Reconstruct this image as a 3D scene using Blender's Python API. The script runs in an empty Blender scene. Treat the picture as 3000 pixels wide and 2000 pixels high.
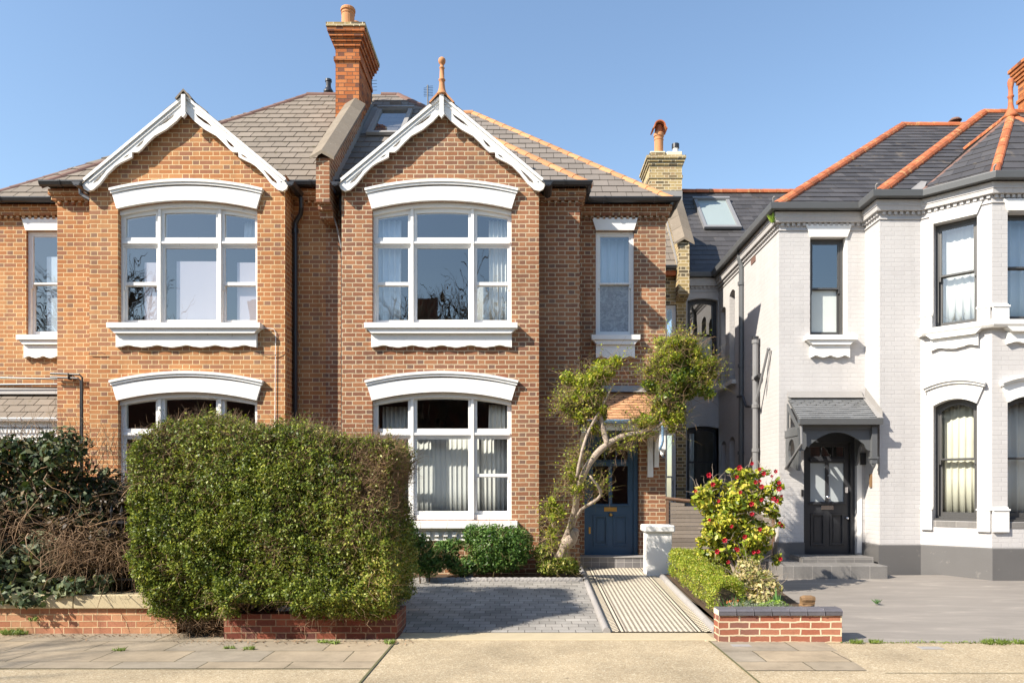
import bpy, math, random
import numpy as np
from mathutils import Vector
from mathutils.geometry import tessellate_polygon
R = random.Random(7); NR = np.random.default_rng(11)
sc = bpy.context.scene; COL = sc.collection

# ------------------------------------------------------------ camera, world, sun, exposure
F, CX, CY, EYE = 2200.0, 1540.0, 1430.0, 1.70        # focal length and principal point in 3000 px units, eye height
cam = bpy.data.cameras.new("camera"); cam_o = bpy.data.objects.new("camera", cam); COL.objects.link(cam_o)
cam.sensor_width = 36; cam.lens = 36*F/3000; cam.clip_end = 2000
cam.shift_x = -(CX-1500)/3000; cam.shift_y = (CY-1000)/3000
cam_o.location = (0, 0, EYE); cam_o.rotation_euler = (math.radians(90), 0, 0); sc.camera = cam_o
SUN = Vector((-1.65, -1.0, 1.55)).normalized()
w = bpy.data.worlds.new("World"); sc.world = w; w.use_nodes = True
nt = w.node_tree; nt.nodes.clear()
sky = nt.nodes.new("ShaderNodeTexSky"); sky.sky_type = 'NISHITA'; sky.sun_disc = False
sky.sun_elevation = math.asin(SUN.z); sky.sun_rotation = math.atan2(SUN.x, SUN.y)
sky.altitude = 0; sky.air_density = 1.25; sky.dust_density = 0.6; sky.ozone_density = 2.4
bg = nt.nodes.new("ShaderNodeBackground"); bg.inputs[1].default_value = 0.115
wo = nt.nodes.new("ShaderNodeOutputWorld")
nt.links.new(sky.outputs[0], bg.inputs[0]); nt.links.new(bg.outputs[0], wo.inputs[0])
sl = bpy.data.lights.new("sun", 'SUN'); sl.energy = 5.0; sl.angle = math.radians(0.55); sl.color = (1.0, 0.915, 0.79)
so = bpy.data.objects.new("sun", sl); COL.objects.link(so)
so.rotation_euler = (-SUN).to_track_quat('-Z', 'Y').to_euler(); so.location = (-20, -12, 20)
sc.view_settings.view_transform = 'Standard'; sc.view_settings.look = 'None'
sc.view_settings.exposure = 0.96; sc.view_settings.gamma = 1
sc.cycles.max_bounces = 8; sc.cycles.diffuse_bounces = 2; sc.cycles.transparent_max_bounces = 16

def X(px, D): return (px-CX)*D/F
def Z(py, D): return EYE-(py-CY)*D/F
def W(dx, dy, D): return Vector((X(dx*1.27551, D), D, Z(dy*1.27551, D)))

# ------------------------------------------------------------ materials
class NB:
    def __init__(s, name):
        s.m = bpy.data.materials.new(name); s.m.use_nodes = True; s.t = s.m.node_tree; s.t.nodes.clear()
        s.out = s.t.nodes.new("ShaderNodeOutputMaterial")
    def n(s, typ, ins=None, **kw):
        nd = s.t.nodes.new(typ)
        for k, v in kw.items(): setattr(nd, k, v)
        for k, v in (ins or {}).items():
            if isinstance(v, bpy.types.NodeSocket): s.t.links.new(v, nd.inputs[k])
            else: nd.inputs[k].default_value = v
        return nd
    def ma(s, op, a, b=None, c=None):
        i = {0: a}
        if b is not None: i[1] = b
        if c is not None: i[2] = c
        return s.n("ShaderNodeMath", i, operation=op).outputs[0]
    def mix(s, f, a, b, bt='MIX'):
        nd = s.n("ShaderNodeMix", data_type='RGBA', blend_type=bt)
        for k, v in ((0, f), (6, a), (7, b)):
            if isinstance(v, bpy.types.NodeSocket): s.t.links.new(v, nd.inputs[k])
            else: nd.inputs[k].default_value = v if k == 0 else (*v, 1)
        return nd.outputs[2]
    def ramp(s, f, stops, interp='LINEAR'):
        nd = s.n("ShaderNodeValToRGB", {0: f}); cr = nd.color_ramp; cr.interpolation = interp
        while len(cr.elements) < len(stops): cr.elements.new(0.5)
        for e, (p, c) in zip(cr.elements, stops): e.position = p; e.color = (*c, 1)
        return nd.outputs[0]
    def noise(s, vec, scale, detail=4, rough=.55, dist=0):
        nd = s.n("ShaderNodeTexNoise", {'Scale': scale, 'Detail': detail, 'Roughness': rough, 'Distortion': dist})
        if vec is not None: s.t.links.new(vec, nd.inputs['Vector'])
        return nd.outputs[0]
    def pos(s): return s.n("ShaderNodeNewGeometry").outputs['Position']
    def uv(s): return s.n("ShaderNodeUVMap", uv_map='uv').outputs[0]
    def attr(s, nm='rnd'): return s.n("ShaderNodeAttribute", attribute_name=nm).outputs['Fac']
    def bump(s, h, st, dist=.01): return s.n("ShaderNodeBump", {'Height': h, 'Strength': st, 'Distance': dist}).outputs[0]
    def bsdf(s, col, rough=.8, nrm=None, spec=.3, metal=0, **kw):
        nd = s.n("ShaderNodeBsdfPrincipled")
        for k, v in (('Base Color', col), ('Roughness', rough), ('Specular IOR Level', spec), ('Metallic', metal)):
            if isinstance(v, bpy.types.NodeSocket): s.t.links.new(v, nd.inputs[k])
            else: nd.inputs[k].default_value = (*v, 1) if k == 'Base Color' else v
        for k, v in kw.items(): nd.inputs[k.replace('_', ' ')].default_value = v
        if nrm is not None: s.t.links.new(nrm, nd.inputs['Normal'])
        s.t.links.new(nd.outputs[0], s.out.inputs[0]); return nd
M = {}
def scale_col(c, k): return tuple(min(1, v*k) for v in c)
def plain(name, col, rough=.6, var=.12, sc_=6, bump=.15, spec=.3, metal=0, rnd=0, dirt=None, bscale=40):
    b = NB(name); p = b.pos()
    n1 = b.noise(p, sc_, 5, .6)
    c = b.mix(n1, scale_col(col, 1-var), scale_col(col, 1+var))
    if rnd:
        f = b.ma('MULTIPLY_ADD', b.attr(), rnd*2, 1-rnd)
        c = b.mix(1.0, c, (1, 1, 1), 'MULTIPLY'); nd = c.node; b.t.links.new(f, nd.inputs[7])
    if dirt:
        d = b.noise(p, dirt[1], 6, .7)
        f = b.n("ShaderNodeMapRange", {0: d, 1: dirt[2], 2: dirt[2]+.08, 3: 0, 4: dirt[3]}).outputs[0]
        c = b.mix(f, c, dirt[0])
    b.bsdf(c, rough, b.bump(b.noise(p, bscale, 4), bump, .006), spec, metal)
    M[name] = b.m; return b.m
def brick(name, stops, mortar, course=.075, unit=.3375, frac=.6667, offs=.5, mort=.011, bump=.5, rough=.85,
          wob=.003, stain=(.72, 1.12), seed=0, paint=None, spec=.2, soft=.0018, bdist=.008, stain_sc=.9, fine=.25, streak=.2, hue=.04, dark_head=True):
    b = NB(name); uv = b.uv(); p = b.pos()
    nz = b.n("ShaderNodeTexNoise", {'Vector': uv, 'Scale': 9.0, 'Detail': 3.0})
    off = b.n("ShaderNodeVectorMath", {0: nz.outputs[1], 1: (.5, .5, .5)}, operation='SUBTRACT').outputs[0]
    off = b.n("ShaderNodeVectorMath", {0: off, 3: wob*4}, operation='SCALE').outputs[0]
    uv2 = b.n("ShaderNodeVectorMath", {0: uv, 1: off}, operation='ADD').outputs[0]
    s = b.n("ShaderNodeSeparateXYZ", {0: uv2})
    vv = b.ma('DIVIDE', s.outputs[1], course); row = b.ma('FLOOR', vv); fv = b.ma('FRACT', vv)
    uu = b.ma('MULTIPLY_ADD', row, offs, b.ma('DIVIDE', s.outputs[0], unit)); idd = b.ma('FLOOR', uu); fu = b.ma('FRACT', uu)
    head = b.ma('GREATER_THAN', fu, frac)
    du = b.ma('MULTIPLY', b.ma('MINIMUM', b.ma('MINIMUM', fu, b.ma('SUBTRACT', 1.0, fu)), b.ma('ABSOLUTE', b.ma('SUBTRACT', fu, frac))), unit)
    dv = b.ma('MULTIPLY', b.ma('MINIMUM', fv, b.ma('SUBTRACT', 1.0, fv)), course)
    d = b.ma('MINIMUM', du, dv)
    mask = b.n("ShaderNodeMapRange", {0: d, 1: mort/2-soft, 2: mort/2+soft}, interpolation_type='SMOOTHSTEP').outputs[0]
    cv = b.n("ShaderNodeCombineXYZ", {0: b.ma('MULTIPLY_ADD', idd, 2.0, head), 1: row, 2: float(seed)}).outputs[0]
    rn = b.n("ShaderNodeTexWhiteNoise", {0: cv}, noise_dimensions='3D').outputs[0]
    if frac < 1 and dark_head:      # the burnt dark bricks are mostly headers
        rn = b.ma('ADD', b.ma('MULTIPLY', head, b.ma('MULTIPLY_ADD', rn, .55, .45)), b.ma('MULTIPLY', b.ma('SUBTRACT', 1.0, head), b.ma('MULTIPLY', rn, .875)))
    col = b.ramp(rn, stops, 'CONSTANT' if len(stops) > 3 else 'LINEAR')
    fn = b.noise(uv, 38, 5, .7)
    col = b.mix(1.0, col, (1, 1, 1), 'MULTIPLY'); b.t.links.new(b.ma('MULTIPLY_ADD', fn, fine*2, 1-fine), col.node.inputs[7])
    col = b.mix(mask, mortar, col)
    st = b.noise(p, stain_sc, 6, .6)
    k = b.n("ShaderNodeMapRange", {0: st, 1: .3, 2: .7, 3: stain[0], 4: stain[1]}).outputs[0]
    sk = b.noise(b.n("ShaderNodeMapping", {0: p, 3: (3.2, 3.2, .32)}).outputs[0], 1.3, 5, .65)      # rain streaks and soot run down the wall
    k = b.ma('MULTIPLY', k, b.n("ShaderNodeMapRange", {0: sk, 1: .52, 2: .72, 3: 1.0, 4: 1-streak}).outputs[0])
    col = b.mix(1.0, col, (1, 1, 1), 'MULTIPLY'); b.t.links.new(k, col.node.inputs[7])
    hn = b.noise(p, .55, 3, .6); col = b.mix(b.n("ShaderNodeMapRange", {0: hn, 1: .42, 2: .62, 3: 0, 4: hue*2.2}).outputs[0], col, mortar)
    h = b.ma('ADD', mask, b.ma('MULTIPLY', fn, .5))
    b.bsdf(col, rough, b.bump(h, bump, bdist), spec)
    M[name] = b.m; return b.m

brick('brick_orange', [(0, (.40,.170,.066)), (.18, (.34,.145,.064)), (.36, (.435,.205,.085)), (.54, (.295,.13,.07)), (.7, (.375,.155,.062)), (.88, (.24,.125,.08))],
      (.64,.49,.28), mort=.0105, wob=.0015, seed=1, fine=.18, stain=(.85,1.12))
brick('brick_red', [(0, (.29,.120,.058)), (.2, (.245,.10,.054)), (.38, (.33,.15,.074)), (.56, (.215,.098,.06)), (.7, (.28,.12,.062)), (.88, (.175,.098,.072))],
      (.50,.40,.27), mort=.0150, wob=.004, seed=2, fine=.3, stain=(.8,1.15))
brick('brick_chimney', [(0, (.50,.16,.05)), (.3, (.42,.13,.04)), (.6, (.55,.2,.07)), (.85, (.2,.08,.05))], (.13,.08,.055), mort=.011, seed=3)
brick('brick_stock', [(0, (.34,.25,.11)), (.25, (.2,.145,.075)), (.45, (.42,.31,.14)), (.65, (.12,.095,.06)), (.82, (.36,.24,.12))], (.62,.53,.36), mort=.016, wob=.004, seed=4)
brick('brick_painted', [(0, (.49,.475,.468)), (1, (.52,.505,.496))], (.482,.467,.459), mort=.009, bump=.4, streak=.06, seed=5, wob=.003, stain=(.93,1.03), fine=.07, rough=.6, bdist=.010)
brick('brick_wall_new', [(0, (.34,.11,.065)), (.3, (.28,.09,.06)), (.55, (.39,.15,.09)), (.8, (.25,.10,.075))], (.66,.55,.38), mort=.017, wob=.006, seed=6, unit=.225, frac=1.0, fine=.3)
brick('brick_wall_pink', [(0, (.44,.19,.10)), (.3, (.38,.155,.085)), (.55, (.50,.25,.14)), (.8, (.40,.17,.10))], (.62,.47,.28), mort=.009, wob=.002, seed=7, fine=.2)
brick('brick_wall_dark', [(0, (.20,.06,.04)), (.3, (.15,.045,.03)), (.55, (.24,.075,.045)), (.8, (.13,.05,.04))], (.30,.20,.13), mort=.011, seed=8, fine=.25)
brick('paver_grey', [(0, (.31,.293,.27)), (.35, (.275,.262,.242)), (.6, (.34,.323,.298)), (.85, (.245,.234,.216))], (.11,.10,.09), course=.135, unit=.2, frac=1.0, offs=.37, mort=.009, seed=9, bump=.35, wob=.003)
brick('flagstone', [(0, (.325,.265,.19)), (.3, (.30,.25,.185)), (.55, (.355,.285,.20)), (.8, (.285,.245,.19))], (.13,.11,.07), course=.49, unit=.83, frac=1.0, offs=.41, mort=.014, seed=10, bump=.4, wob=.006, fine=.16, stain=(.78,1.12), stain_sc=2.5)
brick('step_tile', [(0, (.15,.145,.15)), (1, (.20,.19,.195))], (.40,.38,.36), course=.2, unit=.145, frac=1.0, offs=0.0, mort=.007, seed=11, rough=.45, bump=.2, wob=.001)
brick('tile_dark', [(0, (.175,.168,.16)), (1, (.21,.20,.19))], (.32,.30,.28), course=.5, unit=.31, frac=1.0, offs=0.0, mort=.008, seed=12, rough=.5, bump=.2, wob=.001)

plain('paint_white', (.80,.79,.76), .5, .05, 3, .15, dirt=((.52,.48,.41), 7, .62, .55))
plain('paint_white_old', (.78,.765,.73), .6, .05, 4, .25, dirt=((.30,.27,.22), 16, .63, .8))
plain('paint_white_brick', (.76,.75,.73), .55, .03, 3, .2)
plain('render_grey', (.118,.114,.112), .55, .1, 2, .15, dirt=((.27,.25,.23), 5, .62, .5))
plain('metal_grey', (.105,.11,.115), .4, .08, 4, .05, spec=.5)
plain('paint_charcoal', (.035,.037,.042), .35, .1, 4, .05, spec=.5)
plain('frame_grey', (.062,.061,.06), .4, .08, 4, .05, spec=.5)
plain('pipe_black', (.022,.022,.025), .35, .1, 4, .05, spec=.6)
plain('pipe_grey', (.20,.20,.205), .45, .1, 4, .05, spec=.5)
plain('paint_blue', (.045,.105,.185), .4, .1, 5, .06, spec=.45)
plain('paint_lightblue', (.17,.28,.42), .45, .1, 5, .06, spec=.4)
plain('terracotta', (.47,.22,.10), .8, .14, 9, .25, rnd=.16, dirt=((.30,.20,.12), 14, .64, .5))
plain('terracotta_red', (.40,.12,.05), .7, .25, 5, .2, rnd=.25, dirt=((.50,.28,.12), 7, .54, .8))
plain('ridge_brown', (.17,.10,.08), .8, .14, 7, .2, rnd=.15, dirt=((.25,.22,.12), 14, .62, .5))
plain('slate_brown', (.20,.168,.135), .85, .12, 6, .3, rnd=.13, dirt=((.115,.10,.05), 7, .60, .8))
plain('slate_mid', (.185,.16,.138), .8, .10, 6, .25, rnd=.12)
plain('slate_dark', (.060,.057,.058), .55, .15, 5, .25, rnd=.28, spec=.4, dirt=((.22,.18,.13), 2.6, .60, .45))
plain('slate_bed', (.030,.028,.02), .95, .3, 20, .3)
plain('moss_joint', (.11,.105,.05), .95, .4, 9, .3)
plain('tile_clay', (.43,.23,.12), .85, .2, 8, .3, rnd=.3)
plain('tile_painted', (.16,.165,.17), .6, .1, 8, .2, rnd=.15)
plain('coping_stone', (.20,.165,.125), .9, .16, 12, .4, rnd=.12, dirt=((.42,.40,.33), 18, .62, .6))
plain('coping_cream', (.50,.42,.27), .85, .12, 5, .3, rnd=.05, dirt=((.17,.145,.09), 5, .6, .6))
plain('coping_blue', (.115,.11,.125), .5, .2, 14, .3, rnd=.15)
plain('lead', (.27,.26,.25), .6, .12, 6, .15)
plain('mortar', (.70,.62,.45), .9, .1, 12, .3)
plain('wood_grey', (.23,.19,.155), .85, .2, 14, .3, rnd=.2)
plain('wood_brown', (.17,.10,.065), .8, .2, 14, .3)
plain('brass', (.55,.33,.10), .35, .1, 10, .05, metal=.9)
plain('chrome', (.75,.75,.78), .2, .02, 10, .02, metal=1)
plain('steel', (.35,.35,.37), .4, .1, 10, .02, metal=.6)
plain('curtain_white', (.80,.77,.70), .9, .05, 3, .1)
plain('curtain_blue', (.62,.68,.74), .9, .05, 3, .1)
plain('curtain_cream', (.80,.74,.58), .9, .05, 3, .1)
plain('blind_pink', (.62,.55,.58), .9, .02, 2, .02)
plain('soil', (.075,.05,.032), 1, .3, 20, .8)
plain('bark_pale', (.37,.30,.24), .85, .25, 14, .6, dirt=((.17,.12,.09), 22, .56, .8))
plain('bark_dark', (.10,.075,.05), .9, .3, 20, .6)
plain('twig_dead', (.25,.165,.10), .9, .3, 10, .2, rnd=.45)
plain('twig_green', (.20,.16,.07), .9, .3, 10, .2, rnd=.3)
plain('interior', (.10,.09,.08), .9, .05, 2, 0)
plain('interior_light', (.55,.50,.44), .9, .05, 2, 0)
plain('kerb_stone', (.29,.275,.265), .85, .15, 14, .4, rnd=.1)
plain('concrete_cream', (.42,.355,.24), .9, .12, 5, .3)
plain('tile_black', (.07,.062,.055), .6, .2, 20, .1)
plain('tile_cream', (.62,.55,.42), .6, .1, 20, .1)
plain('clay_cowl', (.20,.12,.06), .8, .25, 14, .4)
plain('petal_red', (.42,.012,.03), .5, .3, 30, .1, rnd=.3)
plain('petal_orange', (.60,.16,.05), .6, .3, 30, .1, rnd=.4)
plain('petal_yellow', (.62,.52,.04), .6, .2, 30, .1, rnd=.3)

# glass: clear pane with sky and tree reflections, slightly wavy as old glass is
def glass(name, refl, wav, tint=(.8,.84,.86), rough=0.0):
    b = NB(name); p = b.pos()
    mp = b.n("ShaderNodeMapping", {0: p, 3: (1, 1, .45)}).outputs[0]
    bm = b.bump(b.noise(mp, 2.2, 2, .5), wav, .05)
    tr = b.n("ShaderNodeBsdfTransparent", {0: (*tint, 1)})
    gl = b.n("ShaderNodeBsdfGlossy", {0: (1, 1, 1, 1), 'Roughness': rough, 'Normal': bm})
    lw = b.n("ShaderNodeLayerWeight", {0: .5})
    f = b.ma('MULTIPLY_ADD', b.ma('POWER', lw.outputs['Facing'], 4.0), .8, refl+.04)
    mx = b.n("ShaderNodeMixShader", {0: f, 1: tr.outputs[0], 2: gl.outputs[0]})
    b.t.links.new(mx.outputs[0], b.out.inputs[0]); M[name] = b.m
glass('glass', .15, .06); glass('glass_calm', .13, .03); glass('glass_low', .03, .10)
def frosted(name, col):
    b = NB(name); n = b.noise(b.pos(), 9, 6, .7, 1.5)
    c = b.mix(b.n("ShaderNodeMapRange", {0: n, 1: .42, 2: .62}).outputs[0], scale_col(col, .72), scale_col(col, 1.15))
    b.bsdf(c, .22, b.bump(n, .15), .5); M[name] = b.m
frosted('glass_frosted', (.34,.37,.40))
plain('glass_frosted_plain', (.52,.56,.54), .18, .03, 2, .02, spec=.5)
plain('glass_skylight', (.27,.32,.32), .12, .03, 2, .02, spec=.5)
plain('glass_frosted_door', (.40,.44,.46), .16, .03, 2, .02, spec=.5)

# leaves: colour from a per-leaf random number, light shining through
def leaf(name, stops, rough=.35, trans=.35, spec=.4, warm=1.0):
    b = NB(name); c = b.ramp(b.attr(), stops)
    pr = b.n("ShaderNodeBsdfPrincipled", {'Base Color': c, 'Roughness': rough, 'Specular IOR Level': spec})
    c2 = b.mix(1.0, c, (1.5, 1.5, .5), 'MULTIPLY')
    tl = b.n("ShaderNodeBsdfTranslucent", {0: c2})
    mx = b.n("ShaderNodeMixShader", {0: trans, 1: pr.outputs[0], 2: tl.outputs[0]})
    b.t.links.new(mx.outputs[0], b.out.inputs[0]); M[name] = b.m
leaf('leaf_privet', [(0, (.035,.062,.010)), (.3, (.10,.145,.020)), (.65, (.20,.245,.035)), (.9, (.35,.36,.065)), (1, (.44,.36,.11))], .45, .22, .28)
leaf('leaf_privet_brown', [(0, (.10,.075,.03)), (.5, (.20,.155,.05)), (1, (.30,.25,.08))], .6, .2)
leaf('leaf_laurel', [(0, (.016,.03,.013)), (.5, (.035,.06,.025)), (.8, (.09,.12,.055)), (1, (.22,.22,.12))], .55, .15, .2)
leaf('leaf_laurel_light', [(0, (.03,.055,.025)), (.5, (.10,.135,.07)), (1, (.26,.28,.17))], .5, .15, .25)
leaf('leaf_plum', [(0, (.03,.022,.016)), (.5, (.075,.05,.03)), (.8, (.10,.085,.035)), (1, (.22,.16,.09))], .5, .15, .3)
leaf('leaf_tree', [(0, (.09,.15,.016)), (.4, (.25,.32,.03)), (.8, (.44,.46,.06)), (1, (.50,.40,.08))], .5, .35, .3)
leaf('leaf_tree_dark', [(0, (.035,.075,.012)), (.5, (.11,.18,.022)), (.85, (.25,.30,.035)), (1, (.38,.38,.05))], .35, .3)
leaf('leaf_choisya', [(0, (.025,.07,.014)), (.5, (.07,.15,.028)), (1, (.18,.28,.07))], .42, .2, .3)
leaf('leaf_camellia', [(0, (.07,.12,.012)), (.35, (.21,.27,.022)), (.7, (.45,.45,.04)), (1, (.58,.48,.10))], .4, .2, .35)
leaf('leaf_variegated', [(0, (.13,.16,.04)), (.35, (.35,.34,.12)), (.7, (.60,.52,.26)), (1, (.50,.36,.20))], .5, .25)
leaf('leaf_box', [(0, (.10,.15,.02)), (.5, (.26,.33,.035)), (.85, (.44,.46,.06)), (1, (.45,.32,.12))], .45, .3)
leaf('leaf_iris', [(0, (.06,.15,.05)), (1, (.16,.30,.10))], .4, .3)
leaf('leaf_lime', [(0, (.12,.22,.03)), (1, (.30,.42,.05))], .5, .3)
leaf('leaf_silver', [(0, (.14,.17,.11)), (1, (.28,.31,.22))], .7, .2)
leaf('leaf_grass', [(0, (.08,.13,.02)), (1, (.24,.32,.06))], .5, .3)

def ground_mats():
    b = NB('aggregate'); p = b.pos()
    v = b.n("ShaderNodeTexVoronoi", {'Vector': p, 'Scale': 75.0})
    c = b.ramp(b.n("ShaderNodeSeparateColor", {0: v.outputs[1]}).outputs[0],
               [(0, (.28,.22,.14)), (.3, (.38,.305,.20)), (.55, (.43,.35,.235)), (.8, (.34,.27,.175)), (1, (.54,.47,.34))])
    n2 = b.noise(p, 1.1, 7, .68); k = b.n("ShaderNodeMapRange", {0: n2, 1: .32, 2: .66, 3: .74, 4: 1.1}).outputs[0]
    gum = b.n("ShaderNodeTexVoronoi", {'Vector': p, 'Scale': 2.3}); k = b.ma('MULTIPLY', k, b.n("ShaderNodeMapRange", {0: gum.outputs[0], 1: .035, 2: .06, 3: .62, 4: 1.0}).outputs[0])
    c = b.mix(1.0, c, (1, 1, 1), 'MULTIPLY'); b.t.links.new(k, c.node.inputs[7])
    b.bsdf(c, .85, b.bump(v.outputs[0], .3, .012), .25); M['aggregate'] = b.m
    b = NB('asphalt'); p = b.pos(); c = b.mix(b.noise(p, 90, 4, .8), (.035, .035, .037), (.075, .073, .07)); b.bsdf(c, .85); M['asphalt'] = b.m
    b = NB('grey_paving'); uv = b.uv()
    s = b.n("ShaderNodeSeparateXYZ", {0: uv})
    mp = b.n("ShaderNodeMapping", {0: uv, 2: (0, 0, .5), 3: (.35, 1.6, 1)}).outputs[0]
    n = b.noise(mp, 3, 8, .65, .8)
    c = b.ramp(n, [(.25, (.19,.172,.155)), (.5, (.225,.203,.182)), (.62, (.26,.234,.208)), (.75, (.37,.33,.29))])
    jx = b.ma('ABSOLUTE', b.ma('SUBTRACT', b.ma('FRACT', b.ma('DIVIDE', b.ma('MULTIPLY_ADD', s.outputs[1], .0, s.outputs[0]), .9)), .5))
    jy = b.ma('ABSOLUTE', b.ma('SUBTRACT', b.ma('FRACT', b.ma('DIVIDE', s.outputs[1], .9)), .5))
    j = b.ma('GREATER_THAN', b.ma('MAXIMUM', jx, jy), .4955)
    c = b.mix(b.ma('MULTIPLY', j, .15), c, (.13,.12,.11))
    b.bsdf(c, .6, b.bump(n, .2, .01), .35); M['grey_paving'] = b.m
    b = NB('mosaic'); uv = b.uv()
    s = b.n("ShaderNodeSeparateXYZ", {0: uv})
    a = b.ma('ADD', s.outputs[0], s.outputs[1]); d = b.ma('SUBTRACT', s.outputs[0], s.outputs[1])
    q = .075
    q = .060; fa = b.ma('FLOOR', b.ma('DIVIDE', a, q)); fd = b.ma('FLOOR', b.ma('DIVIDE', d, q))
    ck = b.ma('FRACT', b.ma('MULTIPLY', b.ma('ADD', fa, fd), .5)); ck = b.ma('GREATER_THAN', ck, .25)
    tri = b.ma('GREATER_THAN', b.ma('FRACT', b.ma('DIVIDE', a, q)), b.ma('FRACT', b.ma('DIVIDE', d, q)))
    f = b.ma('MULTIPLY', ck, b.ma('MAXIMUM', tri, 0.0)); f = b.ma('MAXIMUM', f, b.ma('MULTIPLY', ck, .55))
    c = b.mix(ck, (.66,.59,.47), (.14,.12,.10))
    c = b.mix(1.0, c, (1, 1, 1), 'MULTIPLY'); b.t.links.new(b.ma('MULTIPLY_ADD', b.noise(uv, 6, 5, .7), .4, .8), c.node.inputs[7])
    b.bsdf(c, .55, None, .35); M['mosaic'] = b.m
    b = NB('small_check'); uv = b.uv(); s = b.n("ShaderNodeSeparateXYZ", {0: uv}); q = .035
    ck = b.ma('GREATER_THAN', b.ma('FRACT', b.ma('MULTIPLY', b.ma('ADD', b.ma('FLOOR', b.ma('DIVIDE', s.outputs[0], q)), b.ma('FLOOR', b.ma('DIVIDE', s.outputs[1], q))), .5)), .25)
    c = b.mix(ck, (.66,.58,.44), (.10,.085,.07)); b.bsdf(c, .55, None, .35); M['small_check'] = b.m
ground_mats()

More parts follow.
